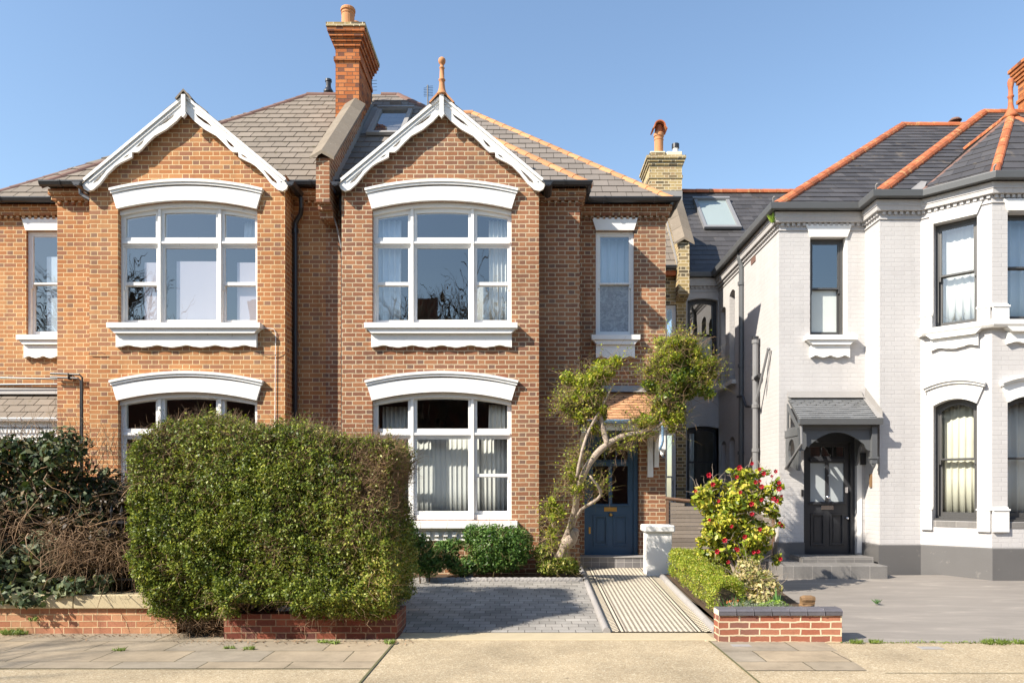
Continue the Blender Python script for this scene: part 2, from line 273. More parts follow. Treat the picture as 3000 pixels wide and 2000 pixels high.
# ------------------------------------------------------------ mesh builder
class Fr:      # wall frame: a along the wall, b outward, c up
    def __init__(s, O, U=(1, 0), N=None):
        s.O = Vector((O[0], O[1], 0)); s.U = Vector((U[0], U[1], 0)).normalized()
        s.N = Vector((s.U.y, -s.U.x, 0)) if N is None else Vector((N[0], N[1], 0))
    def __call__(s, a, b, c): return s.O+s.U*a+s.N*b+Vector((0, 0, c))
def front(D): return Fr((0, D))
class Id:
    def __call__(s, a, b, c): return Vector((a, b, c))
class MB:
    def __init__(s, fr=None): s.v = []; s.f = []; s.m = []; s.r = []; s.mats = []; s.fr = fr or Id(); s.cur = 0; s.rv = .5; s.uvs = {}
    def mat(s, name):
        if name not in s.mats: s.mats.append(name)
        s.cur = s.mats.index(name); return s
    def P(s, a, b, c): s.v.append(tuple(s.fr(a, b, c))); return len(s.v)-1
    def pw(s, p): s.v.append(tuple(p)); return len(s.v)-1
    def face(s, idx, uv=None):
        s.f.append(tuple(idx)); s.m.append(s.cur); s.r.append(s.rv)
        if uv: s.uvs[len(s.f)-1] = uv
    def box(s, a0, a1, b0, b1, c0, c1):
        i = [s.P(a, b, c) for c in (c0, c1) for b in (b0, b1) for a in (a0, a1)]
        for q in ((0, 1, 3, 2), (4, 6, 7, 5), (0, 4, 5, 1), (2, 3, 7, 6), (0, 2, 6, 4), (1, 5, 7, 3)): s.face([i[k] for k in q])
        return s
    def plate(s, outer, holes=(), b0=-.05, b1=0., back=True, sides=True, hole_depth=None):
        loops = [outer]+list(holes)
        flat = [p for l in loops for p in l]
        tri = tessellate_polygon([[Vector((p[0], p[1], 0)) for p in l] for l in loops])
        fi = [s.P(a, b1, c) for a, c in flat]
        for t in tri: s.face([fi[k] for k in t])
        bi = None
        if back:
            bi = [s.P(a, b0, c) for a, c in flat]
            for t in tri: s.face([bi[k] for k in reversed(t)])
        o = 0
        for li, l in enumerate(loops):
            n = len(l)
            if li > 0 or sides:
                bb = b0 if (li == 0 or hole_depth is None) else b1-hole_depth
                bj = bi[o:o+n] if (bi and bb == b0) else [s.P(a, bb, c) for a, c in l]
                for k in range(n):
                    k2 = (k+1) % n; s.face((fi[o+k], fi[o+k2], bj[k2], bj[k]))
            o += n
        return s
    def tube(s, pts, r, n=8, cap=True):
        pts = [Vector(p) for p in pts]
        rs = r if isinstance(r, (list, tuple)) else [r]*len(pts)
        rings = []; up = None
        for i, p in enumerate(pts):
            t = (pts[min(i+1, len(pts)-1)]-pts[max(i-1, 0)]).normalized()
            if up is None:
                up = Vector((0, 0, 1)) if abs(t.z) < .9 else Vector((1, 0, 0))
            x = t.cross(up).normalized(); y = x.cross(t).normalized(); up = y
            rings.append([s.pw(s.fr(*(p+(x*math.cos(2*math.pi*k/n)+y*math.sin(2*math.pi*k/n))*rs[i]))) for k in range(n)])
        for a, b in zip(rings, rings[1:]):
            for k in range(n): s.face((a[k], a[(k+1) % n], b[(k+1) % n], b[k]))
        if cap: s.face(rings[0][::-1]); s.face(rings[-1])
        return s
    def lathe(s, prof, c, n=16):
        rings = [[s.P(c[0]+r*math.cos(2*math.pi*k/n), c[1]+r*math.sin(2*math.pi*k/n), c[2]+z) for k in range(n)] for r, z in prof]
        for a, b in zip(rings, rings[1:]):
            for k in range(n): s.face((a[k], a[(k+1) % n], b[(k+1) % n], b[k]))
        s.face(rings[0][::-1]); s.face(rings[-1]); return s
    def sweep(s, path, prof, closed=False):      # path in plan (x,y); prof [(out, z)] out to the right of travel = outward
        path = [Vector((p[0], p[1])) for p in path]; rings = []
        for i, p in enumerate(path):
            d0 = (p-path[i-1]).normalized() if i > 0 else None
            d1 = (path[i+1]-p).normalized() if i < len(path)-1 else None
            d0 = d0 or d1; d1 = d1 or d0
            n0 = Vector((d0.y, -d0.x)); n1 = Vector((d1.y, -d1.x)); m = (n0+n1).normalized(); k = 1/max(.3, m.dot(n0))
            rings.append([s.pw((p.x+m.x*o*k, p.y+m.y*o*k, z)) for o, z in prof])
        n = len(prof)
        for a, b in zip(rings, rings[1:]):
            for k in range(n): s.face((a[k], b[k], b[(k+1) % n], a[(k+1) % n]))
        s.face(rings[0]); s.face(rings[-1][::-1]); return s
    def sheet(s, pts): s.face([s.pw(p) for p in pts]); return s
    def build(s, name, mat=None, parent=None, smooth=False, bevel=0):
        if mat and 'slate_bed' in s.mats: s.m = [0 if k == s.mats.index('slate_bed') else 1 for k in s.m]; s.mats = ['slate_bed', mat]
        elif mat: s.mats = [mat]; s.m = [0]*len(s.f)
        me = bpy.data.meshes.new(name); me.from_pydata(s.v, [], s.f)
        for mn in s.mats: me.materials.append(M[mn])
        me.polygons.foreach_set('material_index', s.m)
        at = me.attributes.new('rnd', 'FLOAT', 'FACE'); at.data.foreach_set('value', s.r)
        me.update()
        uvl = me.uv_layers.new(name='uv'); co = me.vertices
        for p in me.polygons:
            n = p.normal
            if p.index in s.uvs:
                for li, q in zip(p.loop_indices, s.uvs[p.index]): uvl.data[li].uv = q
                continue
            if abs(n.z) > .97: t, b = Vector((1, 0, 0)), Vector((0, 1, 0))
            else:
                t = Vector((-n.y, n.x, 0)).normalized()
                if t.x < -1e-4 or (abs(t.x) <= 1e-4 and t.y < 0): t = -t
                b = n.cross(t)
                if b.z < 0: b = -b
            for li in p.loop_indices:
                c = co[me.loops[li].vertex_index].co; uvl.data[li].uv = (c.dot(t), c.dot(b))
        if smooth: me.polygons.foreach_set('use_smooth', [True]*len(s.f))
        o = bpy.data.objects.new(name, me); COL.objects.link(o)
        if bevel:
            bv = o.modifiers.new('bevel', 'BEVEL'); bv.width = bevel; bv.segments = 1; bv.limit_method = 'ANGLE'
        if parent is not None: o.parent = parent
        return o
def tag(o, label=None, cat=None, group=None, kind=None):
    for k, v in (('label', label), ('category', cat), ('group', group), ('kind', kind)):
        if v: o[k] = v
    return o
def thing(name, label, cat, group=None):
    o = bpy.data.objects.new(name, None); COL.objects.link(o); o.empty_display_size = .2
    return tag(o, label, cat, group)
def arc(a0, a1, c, rise, n=14):
    return [(a0+(a1-a0)*i/n, c+rise*(1-(2*i/n-1)**2)) for i in range(n+1)]
def rect(a0, a1, c0, c1): return [(a0, c0), (a1, c0), (a1, c1), (a0, c1)]
def arched(a0, a1, c0, c1, rise, n=14): return [(a0, c0), (a1, c0)]+arc(a0, a1, c1, rise, n)[::-1]

def clip(poly, sub):      # clip polygon `sub` by convex ccw polygon `poly` (2D)
    for i in range(len(poly)):
        ax, ay = poly[i]; bx, by = poly[(i+1) % len(poly)]; out = []
        ins = lambda p: (bx-ax)*(p[1]-ay)-(by-ay)*(p[0]-ax) >= -1e-9
        for j in range(len(sub)):
            p, q = sub[j], sub[(j+1) % len(sub)]; ip, iq = ins(p), ins(q)
            if ip: out.append(p)
            if ip != iq:
                dp = (bx-ax)*(p[1]-ay)-(by-ay)*(p[0]-ax); dq = (bx-ax)*(q[1]-ay)-(by-ay)*(q[0]-ax); t = dp/(dp-dq)
                out.append((p[0]+t*(q[0]-p[0]), p[1]+t*(q[1]-p[1])))
        sub = out
        if len(sub) < 3: return []
    return sub
def slates(mb, pts, gauge=.3, width=.28, th=.017, rag=.004, gap=.009, shape=None):
    """a roof plane laid in courses of separate overlapping slates, clipped to the plane's outline"""
    if not mb.mats: mb.mat('slate_mid')
    pts = [Vector(p) for p in pts]
    n = (pts[1]-pts[0]).cross(pts[2]-pts[0]).normalized()
    if n.z < 0: n = -n
    t = Vector((-n.y, n.x, 0)).normalized(); b = n.cross(t)
    if b.z < 0: b = -b; t = -t
    O = pts[0]; uv = [((p-O).dot(t), (p-O).dot(b)) for p in pts]
    A = sum(uv[i][0]*uv[(i+1) % len(uv)][1]-uv[(i+1) % len(uv)][0]*uv[i][1] for i in range(len(uv)))
    if A < 0: uv = uv[::-1]
    v0 = min(p[1] for p in uv); v1 = max(p[1] for p in uv); u0 = min(p[0] for p in uv); u1 = max(p[0] for p in uv)
    top_m = mb.cur; mb.mat('slate_bed'); s = [mb.pw(O+t*a+b*c) for a, c in uv]; mb.rv = .2; mb.face(s); mb.cur = top_m
    row = 0; v = v0
    while v < v1:
        u = u0-width*(1.2 if row % 2 else .7)-R.random()*.01
        while u < u1:
            lo = v-R.random()*rag
            sq = [(u+gap/2, lo), (u+width-gap/2, lo), (u+width-gap/2, v+gauge), (u+gap/2, v+gauge)]
            if shape and row in shape:
                cx = u+width/2; r_ = width/2-gap
                sq = [(cx-r_, v+gauge)]+[(cx-r_*math.cos(k*math.pi/6), lo+gauge*.45-gauge*.45*math.sin(k*math.pi/6)) for k in range(7)]+[(cx+r_, v+gauge)]
            q = clip(uv, sq)
            if q:
                mb.rv = min(1, max(0, R.gauss(.5, .25))); lift = R.random()*.004
                top = [mb.pw(O+t*a+b*c+n*(th-(th-.003)*min(1, max(0, (c-v)/gauge))+lift)) for a, c in q]
                mb.face(top)
                if th > .006:
                    bot = [mb.pw(O+t*a+b*c) for a, c in q]
                    for k in range(len(q)):
                        k2 = (k+1) % len(q)
                        if q[k][1] < v+gauge*.7 or q[k2][1] < v+gauge*.7: mb.face((bot[k], bot[k2], top[k2], top[k]))
            u += width
        v += gauge; row += 1
    mb.rv = .5
def ridge(mb, p0, p1, r=.10, L=.33, drop=.05, over=True):
    """a run of curved ridge or hip tiles from p0 to p1"""
    p0, p1 = Vector(p0), Vector(p1); d = p1-p0; n = max(1, round(d.length/L)); dn = d.normalized()
    x = dn.cross(Vector((0, 0, 1))).normalized(); y = x.cross(dn).normalized()
    for i in range(n):
        a = p0+d*(i/n); b = p0+d*((i+1)/n)-dn*.008; mb.rv = R.random(); ring = []
        for q, rr in ((a, r*1.05), (b, r*.98)):
            o_, i_ = [], []
            for k in range(9):
                an = math.pi*(k/8*1.16-.08); vx = x*math.cos(an); vy = y*math.sin(an)*.85
                o_.append(mb.pw(q+(vx+vy)*rr-y*drop)); i_.append(mb.pw(q+(vx+vy)*(rr-.022)-y*drop))
            ring.append((o_, i_))
        (a0, a1), (b0, b1) = ring
        for k in range(8):
            mb.face((a0[k], a0[k+1], b0[k+1], b0[k])); mb.face((a0[k], a1[k], a1[k+1], a0[k+1])); mb.face((b0[k], b0[k+1], b1[k+1], b1[k]))
    mb.rv = .5
EAVE = lambda r=.06: [(-r+.0, .0), (-r*.7, -r*.75), (0, -r), (r*.7, -r*.75), (r, 0), (r, .018), (r+.008, .018), (r+.008, -.002), (r*.78, -r*.85), (0, -r*1.15), (-r*.78, -r*.85), (-r-.008, 0)]
def gutter(path, z, r=.06, mat='pipe_black', parent=None, square=False, brackets=.9):
    mb = MB()
    if square: prof = [(-.06, z), (-.05, z-.09), (.06, z-.09), (.075, z), (.075, z+.012), (.055, z+.012), (.05, z-.06), (-.05, z-.06)]
    else: prof = [(o, z+c) for o, c in EAVE(r)]
    mb.sweep(path, prof)
    for p, q in zip(path, path[1:]):
        d = Vector((q[0]-p[0], q[1]-p[1])); L = d.length; d.normalize(); k = .35
        while k < L-.1:
            c = Vector(p)+d*k; a = c-d*.018; b = c+d*.018
            e = .008
            if not square: mb.sweep([tuple(a), tuple(b)], [(o*(1+e/r), z+cc*(1+e/r)-.001) for o, cc in EAVE(r)])
            k += brackets
    return mb.build('gutter', mat, parent)
def dentils(mb, path, out, z0, z1, w=.05, gap=.055):
    for p, q in zip(path, path[1:]):
        d = Vector((q[0]-p[0], q[1]-p[1])); L = d.length; fr = Fr(p, d); n = int(L/(w+gap)); keep = mb.fr; mb.fr = fr
        for i in range(n): mb.box((i+.3)*L/n, (i+.3)*L/n+w, .001, out, z0, z1)
        mb.fr = keep

# ------------------------------------------------------------ windows, curtains
def curtain(fr, a0, a1, c0, c1, b=-.3, mat='curtain_white', label='', folds=9, amp=.025, seed=0, group='curtains hanging inside the windows'):
    rr = random.Random(seed*13+5); n = max(24, folds*10); mb = MB(fr); top, bot = [], []
    ph = rr.random()*6
    for i in range(n+1):
        t = i/n; a = a0+(a1-a0)*t
        w_ = amp*(math.sin(t*folds*6.283+ph)+.35*math.sin(t*folds*11.7+2*ph))
        rows = [mb.P(a+.015*math.sin(t*folds*6.283+1.3+ph)*k, b+w_*(.6+.4*k), c1+(c0-c1)*k) for k in (0, .33, .66, 1)]
        top.append(rows)
    for p, q in zip(top, top[1:]):
        for k in range(3): mb.face((p[k], p[k+1], q[k+1], q[k]))
    o = mb.build('curtain', mat, None, smooth=True); sd = o.modifiers.new('cloth', 'SOLIDIFY'); sd.thickness = .003
    return tag(o, label, 'curtain', group)
def scallop(a0, a1, cb, ct, n):
    """apron board with a scalloped lower edge: outline"""
    pts = [(a0, ct), (a0, cb)]; L = a1-a0
    base = a0+L*.035; m = n
    seg = (L*.93)/m
    for i in range(m):
        s0 = base+seg*i
        if i % 2 == 0:
            for k in range(1, 9): t = k/9; pts.append((s0+seg*t, cb+.035*math.sin(math.pi*t)**.8))
            pts.append((s0+seg, cb+.012))
        else:
            for k in range(1, 7): t = k/7; pts.append((s0+seg*t, cb+.020-.022*math.sin(math.pi*t)))
            pts.append((s0+seg, cb+.014))
    pts += [(a1, cb), (a1, ct)]
    return pts[::-1]
def sash(parent, fr, a0, a1, c0, c1, rise=0, rec=.1, mat='paint_white', glassm=('glass', 'glass'), mid=.5, fw=.045, sw=.04, label=None, depth=.07, bot=.075):
    """a two-light sliding sash in an opening; frame > pane, pane"""
    mb = MB(fr); bo = -rec; H = c1-c0; cm = c0+H*mid; at = lambda e: arched(a0+e, a1-e, c0+e*.6, c1-e*.9, rise) if rise else rect(a0+e, a1-e, c0+e*.6, c1-e)
    mb.plate(at(.001), [at(fw)], bo-depth-.06, bo)
    top = arched(a0+fw+.001, a1-fw-.001, cm, c1-fw*.9-.002, rise) if rise else rect(a0+fw+.001, a1-fw-.001, cm, c1-fw-.001)
    ph = arched(a0+fw+sw, a1-fw-sw, cm+.028, c1-fw-sw, rise) if rise else rect(a0+fw+sw, a1-fw-sw, cm+.028, c1-fw-sw)
    mb.plate(top, [ph], bo-.045-.01, bo-.012)
    lo = rect(a0+fw+.002, a1-fw-.002, c0+fw*.6+.001, cm+.03); pl = rect(a0+fw+sw, a1-fw-sw, c0+fw*.6+bot, cm-.008)
    mb.plate(lo, [pl], bo-.1, bo-.06)
    for sx in (a0+fw+.004, a1-fw-.03): mb.box(sx, sx+.026, bo-.058, bo-.014, cm-.075, cm-.001)
    o = mb.build('window', mat, parent)
    if label: o['label'] = label
    for hole, gm, bb in ((ph, glassm[0], bo-.03), (pl, glassm[1], bo-.08)):
        g = MB(fr); g.plate([(p[0], p[1]) for p in hole], (), bb-.003, bb, back=False, sides=False); g.build('pane', gm, o)
    return o
def flat_lintel(parent, fr, a0, a1, c0, c1, fl=.07, out=.035, mat='paint_white'):
    mb = MB(fr); mb.plate([(a0, c0), (a1, c0), (a1+fl, c1), (a0-fl, c1)], (), -.02, out); return mb.build('lintel', mat, parent)
def arch_lintel(parent, fr, a0, a1, c, rise, h=.24, out=.05, fl=.07, mat='paint_white'):
    mb = MB(fr); mb.plate(arc(a0, a1, c, rise)+arc(a0-fl, a1+fl, c+h-.005, rise*.95)[::-1], (), -.02, out)
    e = fl+.02
    mb.plate(arc(a0-e, a1+e, c+h-.004, rise*.95)+arc(a0-e-.01, a1+e+.01, c+h+.03, rise)[::-1], (), -.02, out+.04)
    mb.plate(arc(a0-e-.015, a1+e+.015, c+h+.031, rise)+arc(a0-e-.02, a1+e+.02, c+h+.06, rise*1.02)[::-1], (), -.02, out+.075)
    return mb.build('lintel', mat, parent)
def sill(parent, fr, a0, a1, c1, h=.08, out=.16, over=.08, apron=.24, n=5, mat='paint_white', board=.07):
    mb = MB(fr); mb.box(a0-over, a1+over, -.09, out, c1-h, c1)
    if apron:
        e = .0
        mb.plate([(a0-over*.75, c1-h-.001), (a0+.005, c1-h-.08), (a1-.005, c1-h-.08), (a1+over*.75, c1-h-.001)][::-1], (), .001, out*.78)
        mb.plate(scallop(a0-.005, a1+.005, c1-h-apron, c1-h-.081, n), (), .001, board)
    return mb.build('sill', mat, parent, bevel=.004)

def wall_seg(mb, p, q, c0, c1, holes=(), top=None, depth=.22):
    """brick sheet from plan point p to q with openings; outward is to the right of travel"""
    L = math.hypot(q[0]-p[0], q[1]-p[1]); mb.fr = Fr(p, (q[0]-p[0], q[1]-p[1]))
    outer = top if top else rect(0, L, c0, c1)
    mb.plate(outer, list(holes), -depth, 0, back=False, sides=False)

# ------------------------------------------------------------ foliage
def mesh_np(name, V, Fq, mat, parent=None, rnd=None, smooth=False):
    me = bpy.data.meshes.new(name); k = Fq.shape[1]
    me.vertices.add(len(V)); me.vertices.foreach_set('co', V.astype(np.float32).ravel())
    me.loops.add(Fq.size); me.loops.foreach_set('vertex_index', Fq.astype(np.int32).ravel())
    me.polygons.add(len(Fq)); me.polygons.foreach_set('loop_start', np.arange(0, Fq.size, k, dtype=np.int32))
    me.materials.append(M[mat]); me.update(calc_edges=True)
    a = me.attributes.new('rnd', 'FLOAT', 'FACE'); a.data.foreach_set('value', (rnd if rnd is not None else NR.random(len(Fq))).astype(np.float32))
    me.validate()
    o = bpy.data.objects.new(name, me); COL.objects.link(o)
    if parent is not None: o.parent = parent
    return o
def nrm(a): return a/np.maximum(1e-9, np.linalg.norm(a, axis=1, keepdims=True))
def leaves(P, size, bias, mat, parent, name='foliage', aspect=.5, spread=.8, rnd=None, droop=0, jit=.35):
    N = len(P); n = nrm(bias+NR.normal(size=(N, 3))*spread); d = NR.normal(size=(N, 3)); d[:, 2] -= droop
    d = nrm(d-n*np.sum(d*n, 1, keepdims=True)); s = np.cross(n, d)
    L = (size*(1+NR.normal(size=(N, 1))*jit)).clip(size*.35, size*1.9); w = L*aspect*.5
    a = P-d*L*.5; c = P+d*L*.5; m = P-d*L*.05
    V = np.stack([a, m+s*w+n*L*.12, c, m-s*w+n*L*.12], 1).reshape(-1, 3)
    Fq = np.arange(N*4).reshape(N, 4)
    return mesh_np(name, V, Fq, mat, parent, rnd)
def twigs(starts, dirs, L, r, mat, parent, name='twigs', segs=4, wig=.35, grav=0):
    """thin crooked twigs as three-sided tubes"""
    N = len(starts); P = starts.copy(); d = nrm(dirs); pts = [P.copy()]
    Ls = L*(.5+NR.random((N, 1)))
    for k in range(segs):
        P = P+d*Ls/segs; pts.append(P.copy()); d = nrm(d+NR.normal(size=(N, 3))*wig+np.array([0, 0, -grav]))
    V = []; 
    for k, q in enumerate(pts):
        rr = r*(1-.75*k/segs); t = nrm(pts[min(k+1, segs)]-pts[max(k-1, 0)]); x = nrm(np.cross(t, np.array([.3, .5, .8]))); y = np.cross(t, x)
        V.append(np.stack([q+(x*math.cos(j*2.094)+y*math.sin(j*2.094))*rr for j in range(3)], 1))
    V = np.stack(V, 1).reshape(-1, 3); st = (segs+1)*3; base = (np.arange(N)*st)[:, None]; Fs = []
    for k in range(segs):
        for j in range(3):
            j2 = (j+1) % 3; Fs.append(base+np.array([[k*3+j, k*3+j2, (k+1)*3+j2, (k+1)*3+j]]))
    Fq = np.stack(Fs, 1).reshape(-1, 4); rn = np.repeat(NR.random(N), segs*3)
    return mesh_np(name, V, Fq, mat, parent, rn)
def blob(c, r, N, shell=.55):
    d = nrm(NR.normal(size=(N, 3))); rad = (shell+(1-shell)*NR.random((N, 1))**.6)
    return np.array(c)+d*rad*np.array(r), d
def blobs(lst, N, shell=.5):
    vol = np.array([r[0]*r[1]*r[2] for c, r in lst])**.72; vol /= vol.sum(); P, B = [], []
    for (c, r), v in zip(lst, vol):
        p, d = blob(c, r, max(8, int(N*v)), shell); P.append(p); B.append(d)
    return np.concatenate(P), np.concatenate(B)
def clumpy(lst, k=6, f=.42, spread=.85, seed=3):
    rr = random.Random(seed); out = []
    for c, r in lst:
        out.append((c, tuple(q*.72 for q in r)))
        for i in range(k):
            d = Vector((rr.gauss(0, 1), rr.gauss(0, 1), rr.gauss(0, 1))).normalized(); g = f*rr.uniform(.5, 1.15)
            out.append((tuple(c[j]+d[j]*r[j]*spread*rr.uniform(.75, 1.15) for j in range(3)), tuple(q*g for q in r)))
    return out
def limb(mb, pts, radii, n=8, sub=3, wob=.02):
    pts = [Vector(p) for p in pts]; out, rs = [], []
    for i in range(len(pts)-1):
        p0 = pts[max(0, i-1)]; p1 = pts[i]; p2 = pts[i+1]; p3 = pts[min(len(pts)-1, i+2)]
        for k in range(sub):
            t = k/sub
            q = .5*((2*p1)+(p2-p0)*t+(2*p0-5*p1+4*p2-p3)*t*t+(3*p1-p0-3*p2+p3)*t**3)
            out.append(q+Vector((R.uniform(-wob, wob), R.uniform(-wob, wob), R.uniform(-wob, wob)))*radii[i]/.05*.35)
            rs.append((radii[i]*(1-t)+radii[i+1]*t)*R.uniform(.9, 1.1))
    out.append(pts[-1]); rs.append(radii[-1]); mb.tube(out, rs, n)

# ------------------------------------------------------------ houses A and B (brick pair)
DB, DW_, DD = 12.43, 12.89, 13.60          # depths of bay face, wing face, door wall
SL = .9                                     # main roof slope
def bay_window(house, xc, zo, low, gm, fmat, lab):
    """arched tripartite window, centre xc; zo = z of the opening bottom"""
    fr = front(DB); a0, a1 = xc-1.153, xc+1.153; zs = zo+(1.89 if not low else 1.975); rise = .14; rec = .10
    top = zo+(1.88 if not low else 2.017); zt0, zt1 = (zo+1.29, zo+1.46) if not low else (zo+1.348, zo+1.52)
    zm0, zm1 = (zo+.66, zo+.723) if not low else (zo+.707, zo+.768); zb = zo+.095 if not low else zo+.145
    arcz = lambda x: top-.10*((x-xc)/1.08)**2
    mb = MB(fr); cols = [(xc-1.08, xc-.575), (xc-.43, xc+.43), (xc+.575, xc+1.08)]; holes, panes = [], []
    for l, r in cols:
        h = [(l, zt1), (r, zt1)]+[(r+(l-r)*k/6, arcz(r+(l-r)*k/6)) for k in range(7)]
        holes.append(h); panes.append((h, .03))
    outer = arched(a0+.001, a1-.001, zo+.001, zs-.002, rise)
    side = lambda l, r: rect(l-.04, r+.04, zb-.06, zt0+.03)
    big = [side(*c) for c in cols]
    mb.plate(outer, holes+big, -rec-.09, -rec)
    for i, (l, r) in enumerate(cols):        # sashes set back inside the frame
        o_ = rect(l-.039, r+.039, zb-.059, zt0+.029)
        if i == 1:
            mb.plate(o_, [rect(l, r, zb, zt0)], -rec-.065, -rec-.02); panes.append((rect(l, r, zb, zt0), .045))
        else:
            mb.plate(rect(l-.038, r+.038, zm0+.01, zt0+.028), [rect(l, r, zm1, zt0)], -rec-.05, -rec-.02)
            mb.plate(rect(l-.037, r+.037, zb-.058, zm1-.005), [rect(l, r, zb, zm0)], -rec-.088, -rec-.055)
            panes.append((rect(l, r, zm1, zt0), .035)); panes.append((rect(l, r, zb, zm0), .07))
            for sx in (l-.036, r+.008): mb.box(sx, sx+.026, -rec-.054, -rec-.018, zm0-.07, zm0+.009)
    for x in (xc-.503, xc+.503): mb.box(x-.022, x+.022, -rec+.001, -rec+.035, zo+.002, zs+.06)
    mb.box(a0+.03, xc-.526, -rec+.001, -rec+.026, zt0+.062, zt0+.10); mb.box(xc-.48, xc+.48, -rec+.001, -rec+.026, zt0+.062, zt0+.10); mb.box(xc+.526, a1-.03, -rec+.001, -rec+.026, zt0+.062, zt0+.10)
    mb.plate(arc(a0+.004, a1-.004, zs-.075, rise)+arc(a0+.004, a1-.004, zs-.004, rise)[::-1], (), -rec+.001, -rec+.05)
    o = mb.build('window', fmat, house, bevel=.003); o['label'] = lab
    for h, d in panes:
        g = MB(fr); g.plate(h, (), -rec-d-.004, -rec-d, back=False, sides=False); g.build('pane', gm, o)
    # lintel with a moulded cornice
    mb = MB(fr)
    mb.plate(arc(a0, a1, zs, rise)+arc(a0-.075, a1+.075, zs+.245, .125)[::-1], (), -.02, .05)
    for k, (e, z0, z1, out) in enumerate(((.09, .246, .285, .068), (.105, .286, .325, .088))):
        mb.plate(arc(a0-e, a1+e, zs+z0, .15)+arc(a0-e-.008, a1+e+.008, zs+z1, .155)[::-1], (), -.02, out)
    mb.build('lintel', fmat, house, bevel=.004)
    if not low: sill(house, fr, a0, a1, zo-.012, .085, .17, .10, .30, 9, fmat, .065)
    else:
        mb = MB(fr); mb.box(a0-.1, a1+.1, -.09, .16, zo-.13, zo-.012); mb.box(a0-.06, a1+.06, .001, .10, zo-.165, zo-.131)
        mb.box(a0-.04, a1+.04, .001, .045, zo-.34, zo-.166)
        n = 16
        for i in range(n): x = a0+(a1-a0)*(i+.5)/n; mb.box(x-.035, x+.035, .046, .085, zo-.27, zo-.19)
        mb.build('sill', fmat, house, bevel=.004)
    return o
def barge(house, xc, mat):
    D = 12.30; s = F/D; fr = front(D); K = 2.6133
    def cv(pts, sg): return [(xc+sg*(-(zx-1297)/K/s), EYE-((zy/K)-CY)/s) for zx, zy in pts]
    out = [(1297, 735), (525, 1378), (513, 1400), (512, 1425), (522, 1447), (550, 1462), (590, 1452), (640, 1408), (700, 1330), (760, 1270), (800, 1245),
           (850, 1222), (888, 1202), (890, 1165), (935, 1163), (960, 1142), (1010, 1088), (1060, 1040), (1150, 990), (1230, 925), (1270, 880), (1297, 850)]
    holes = [[(1085, 975), (1150, 940), (1200, 900), (1222, 868), (1185, 892), (1130, 930)], [(915, 1130), (945, 1098), (987, 1063), (968, 1098), (945, 1122)],
             [(815, 1217), (845, 1190), (872, 1178), (858, 1198)], [(590, 1408), (600, 1385), (640, 1345), (702, 1292), (672, 1335), (630, 1385)]]
    mb = MB(fr)
    for sg in (1, -1):
        g = 0 if sg == 1 else .0005
        mb.plate(cv(out, sg), [cv(h, sg) for h in holes], -.045-g, 0-g)
        top = [(1297, 728), (520, 1372), (532, 1390), (1297, 752)]; mb.plate(cv(top, sg), (), -.03, .03+g)
        in1 = [(1297, 772), (560, 1386), (566, 1394), (1297, 781)]; mb.plate(cv(in1, sg), (), .0006, .012+g)
    mb.build('bargeboard', mat, house, bevel=.003)
    mb = MB(fr); zt = Z(745, D)+.0; a = xc
    y0, y1 = EYE-((740/K)-CY)/s, EYE-((905/K)-CY)/s
    mb.box(a-.033, a+.033, .031, .075, y1+.03, y0); mb.plate([(a-.045, y1+.03), (a, y1-.03), (a+.045, y1+.03)], (), .025, .085); mb.box(a-.045, a+.045, .025, .085, y1+.031, y1+.05)
    mb.build('pendant', mat, house)
    # soffit boards
    mb = MB()
    for sg in (-1, 1):
        z1 = y0-.06
        mb.sheet([(xc, D+.045, z1), (xc+sg*1.62, D+.045, z1-1.62*.88), (xc+sg*1.62, DB+.02, z1-1.62*.88), (xc, DB+.02, z1)])
    mb.build('soffit', mat, house)
def gable_roof(mb, xc, D0=12.285):
    za = 8.155
    for sg in (-1, 1):
        e = (xc+sg*1.70, za-1.70*.88)
        slates(mb, [(e[0], D0, e[1]), (e[0], 12.78, e[1]), (xc, 14.15, za), (xc, D0, za)], .3, .28, .02)
def corbel(mb, path, zt, brickmat, red='terracotta_red'):
    """projecting brick eaves courses with a dentil row, outside the wall plan `path`"""
    mb.mat(brickmat)
    mb.sweep(path, [(.0, zt-.10), (.10, zt-.10), (.10, zt), (.0, zt)])
    mb.sweep(path, [(.0, zt-.175), (.065, zt-.175), (.065, zt-.101), (.0, zt-.101)])
    dentils(mb, path, .05, zt-.235, zt-.176)
def brick_house(label, side):
    h = thing('brick_house', label, 'house', 'pair of brick houses'); return h
HA = brick_house('orange brick house at the left with brown roof, gable over flaking white upper window', -1)
HB = brick_house('dark red brick house in the middle with blue front door and terracotta gable finial', 1)

# walls ------------------------------------------------
ZB = -.15
def bay_holes(L0, xc):
    f = lambda z0, z1: arched(xc-L0-1.153, xc-L0+1.153, z0, z1, .14)
    return [f(4.42, 6.31), f(1.177, 3.152)]
mb = MB().mat('brick_red')
wall_seg(mb, (-3.43, DW_), (-3.045, DW_), ZB, 6.95)
wall_seg(mb, (-3.045, DW_), (-3.045, DB), ZB, 6.9)
L = 3.265; g = -1.37+3.045
wall_seg(mb, (-3.045, DB), (.22, DB), ZB, 0, bay_holes(-3.045, -1.387), top=[(0, ZB), (L, ZB), (L, 8.13-(L-g)*.88), (g, 8.13), (0, 8.13-g*.88)])
wall_seg(mb, (.22, DB), (.22, DW_), ZB, 6.9)
wall_seg(mb, (.22, DW_), (.93, DW_), ZB, 6.95)
wall_seg(mb, (.93, DW_), (.93, DD), ZB, 6.95)
dx0, dx1 = X(1709, DD), X(1872, DD)
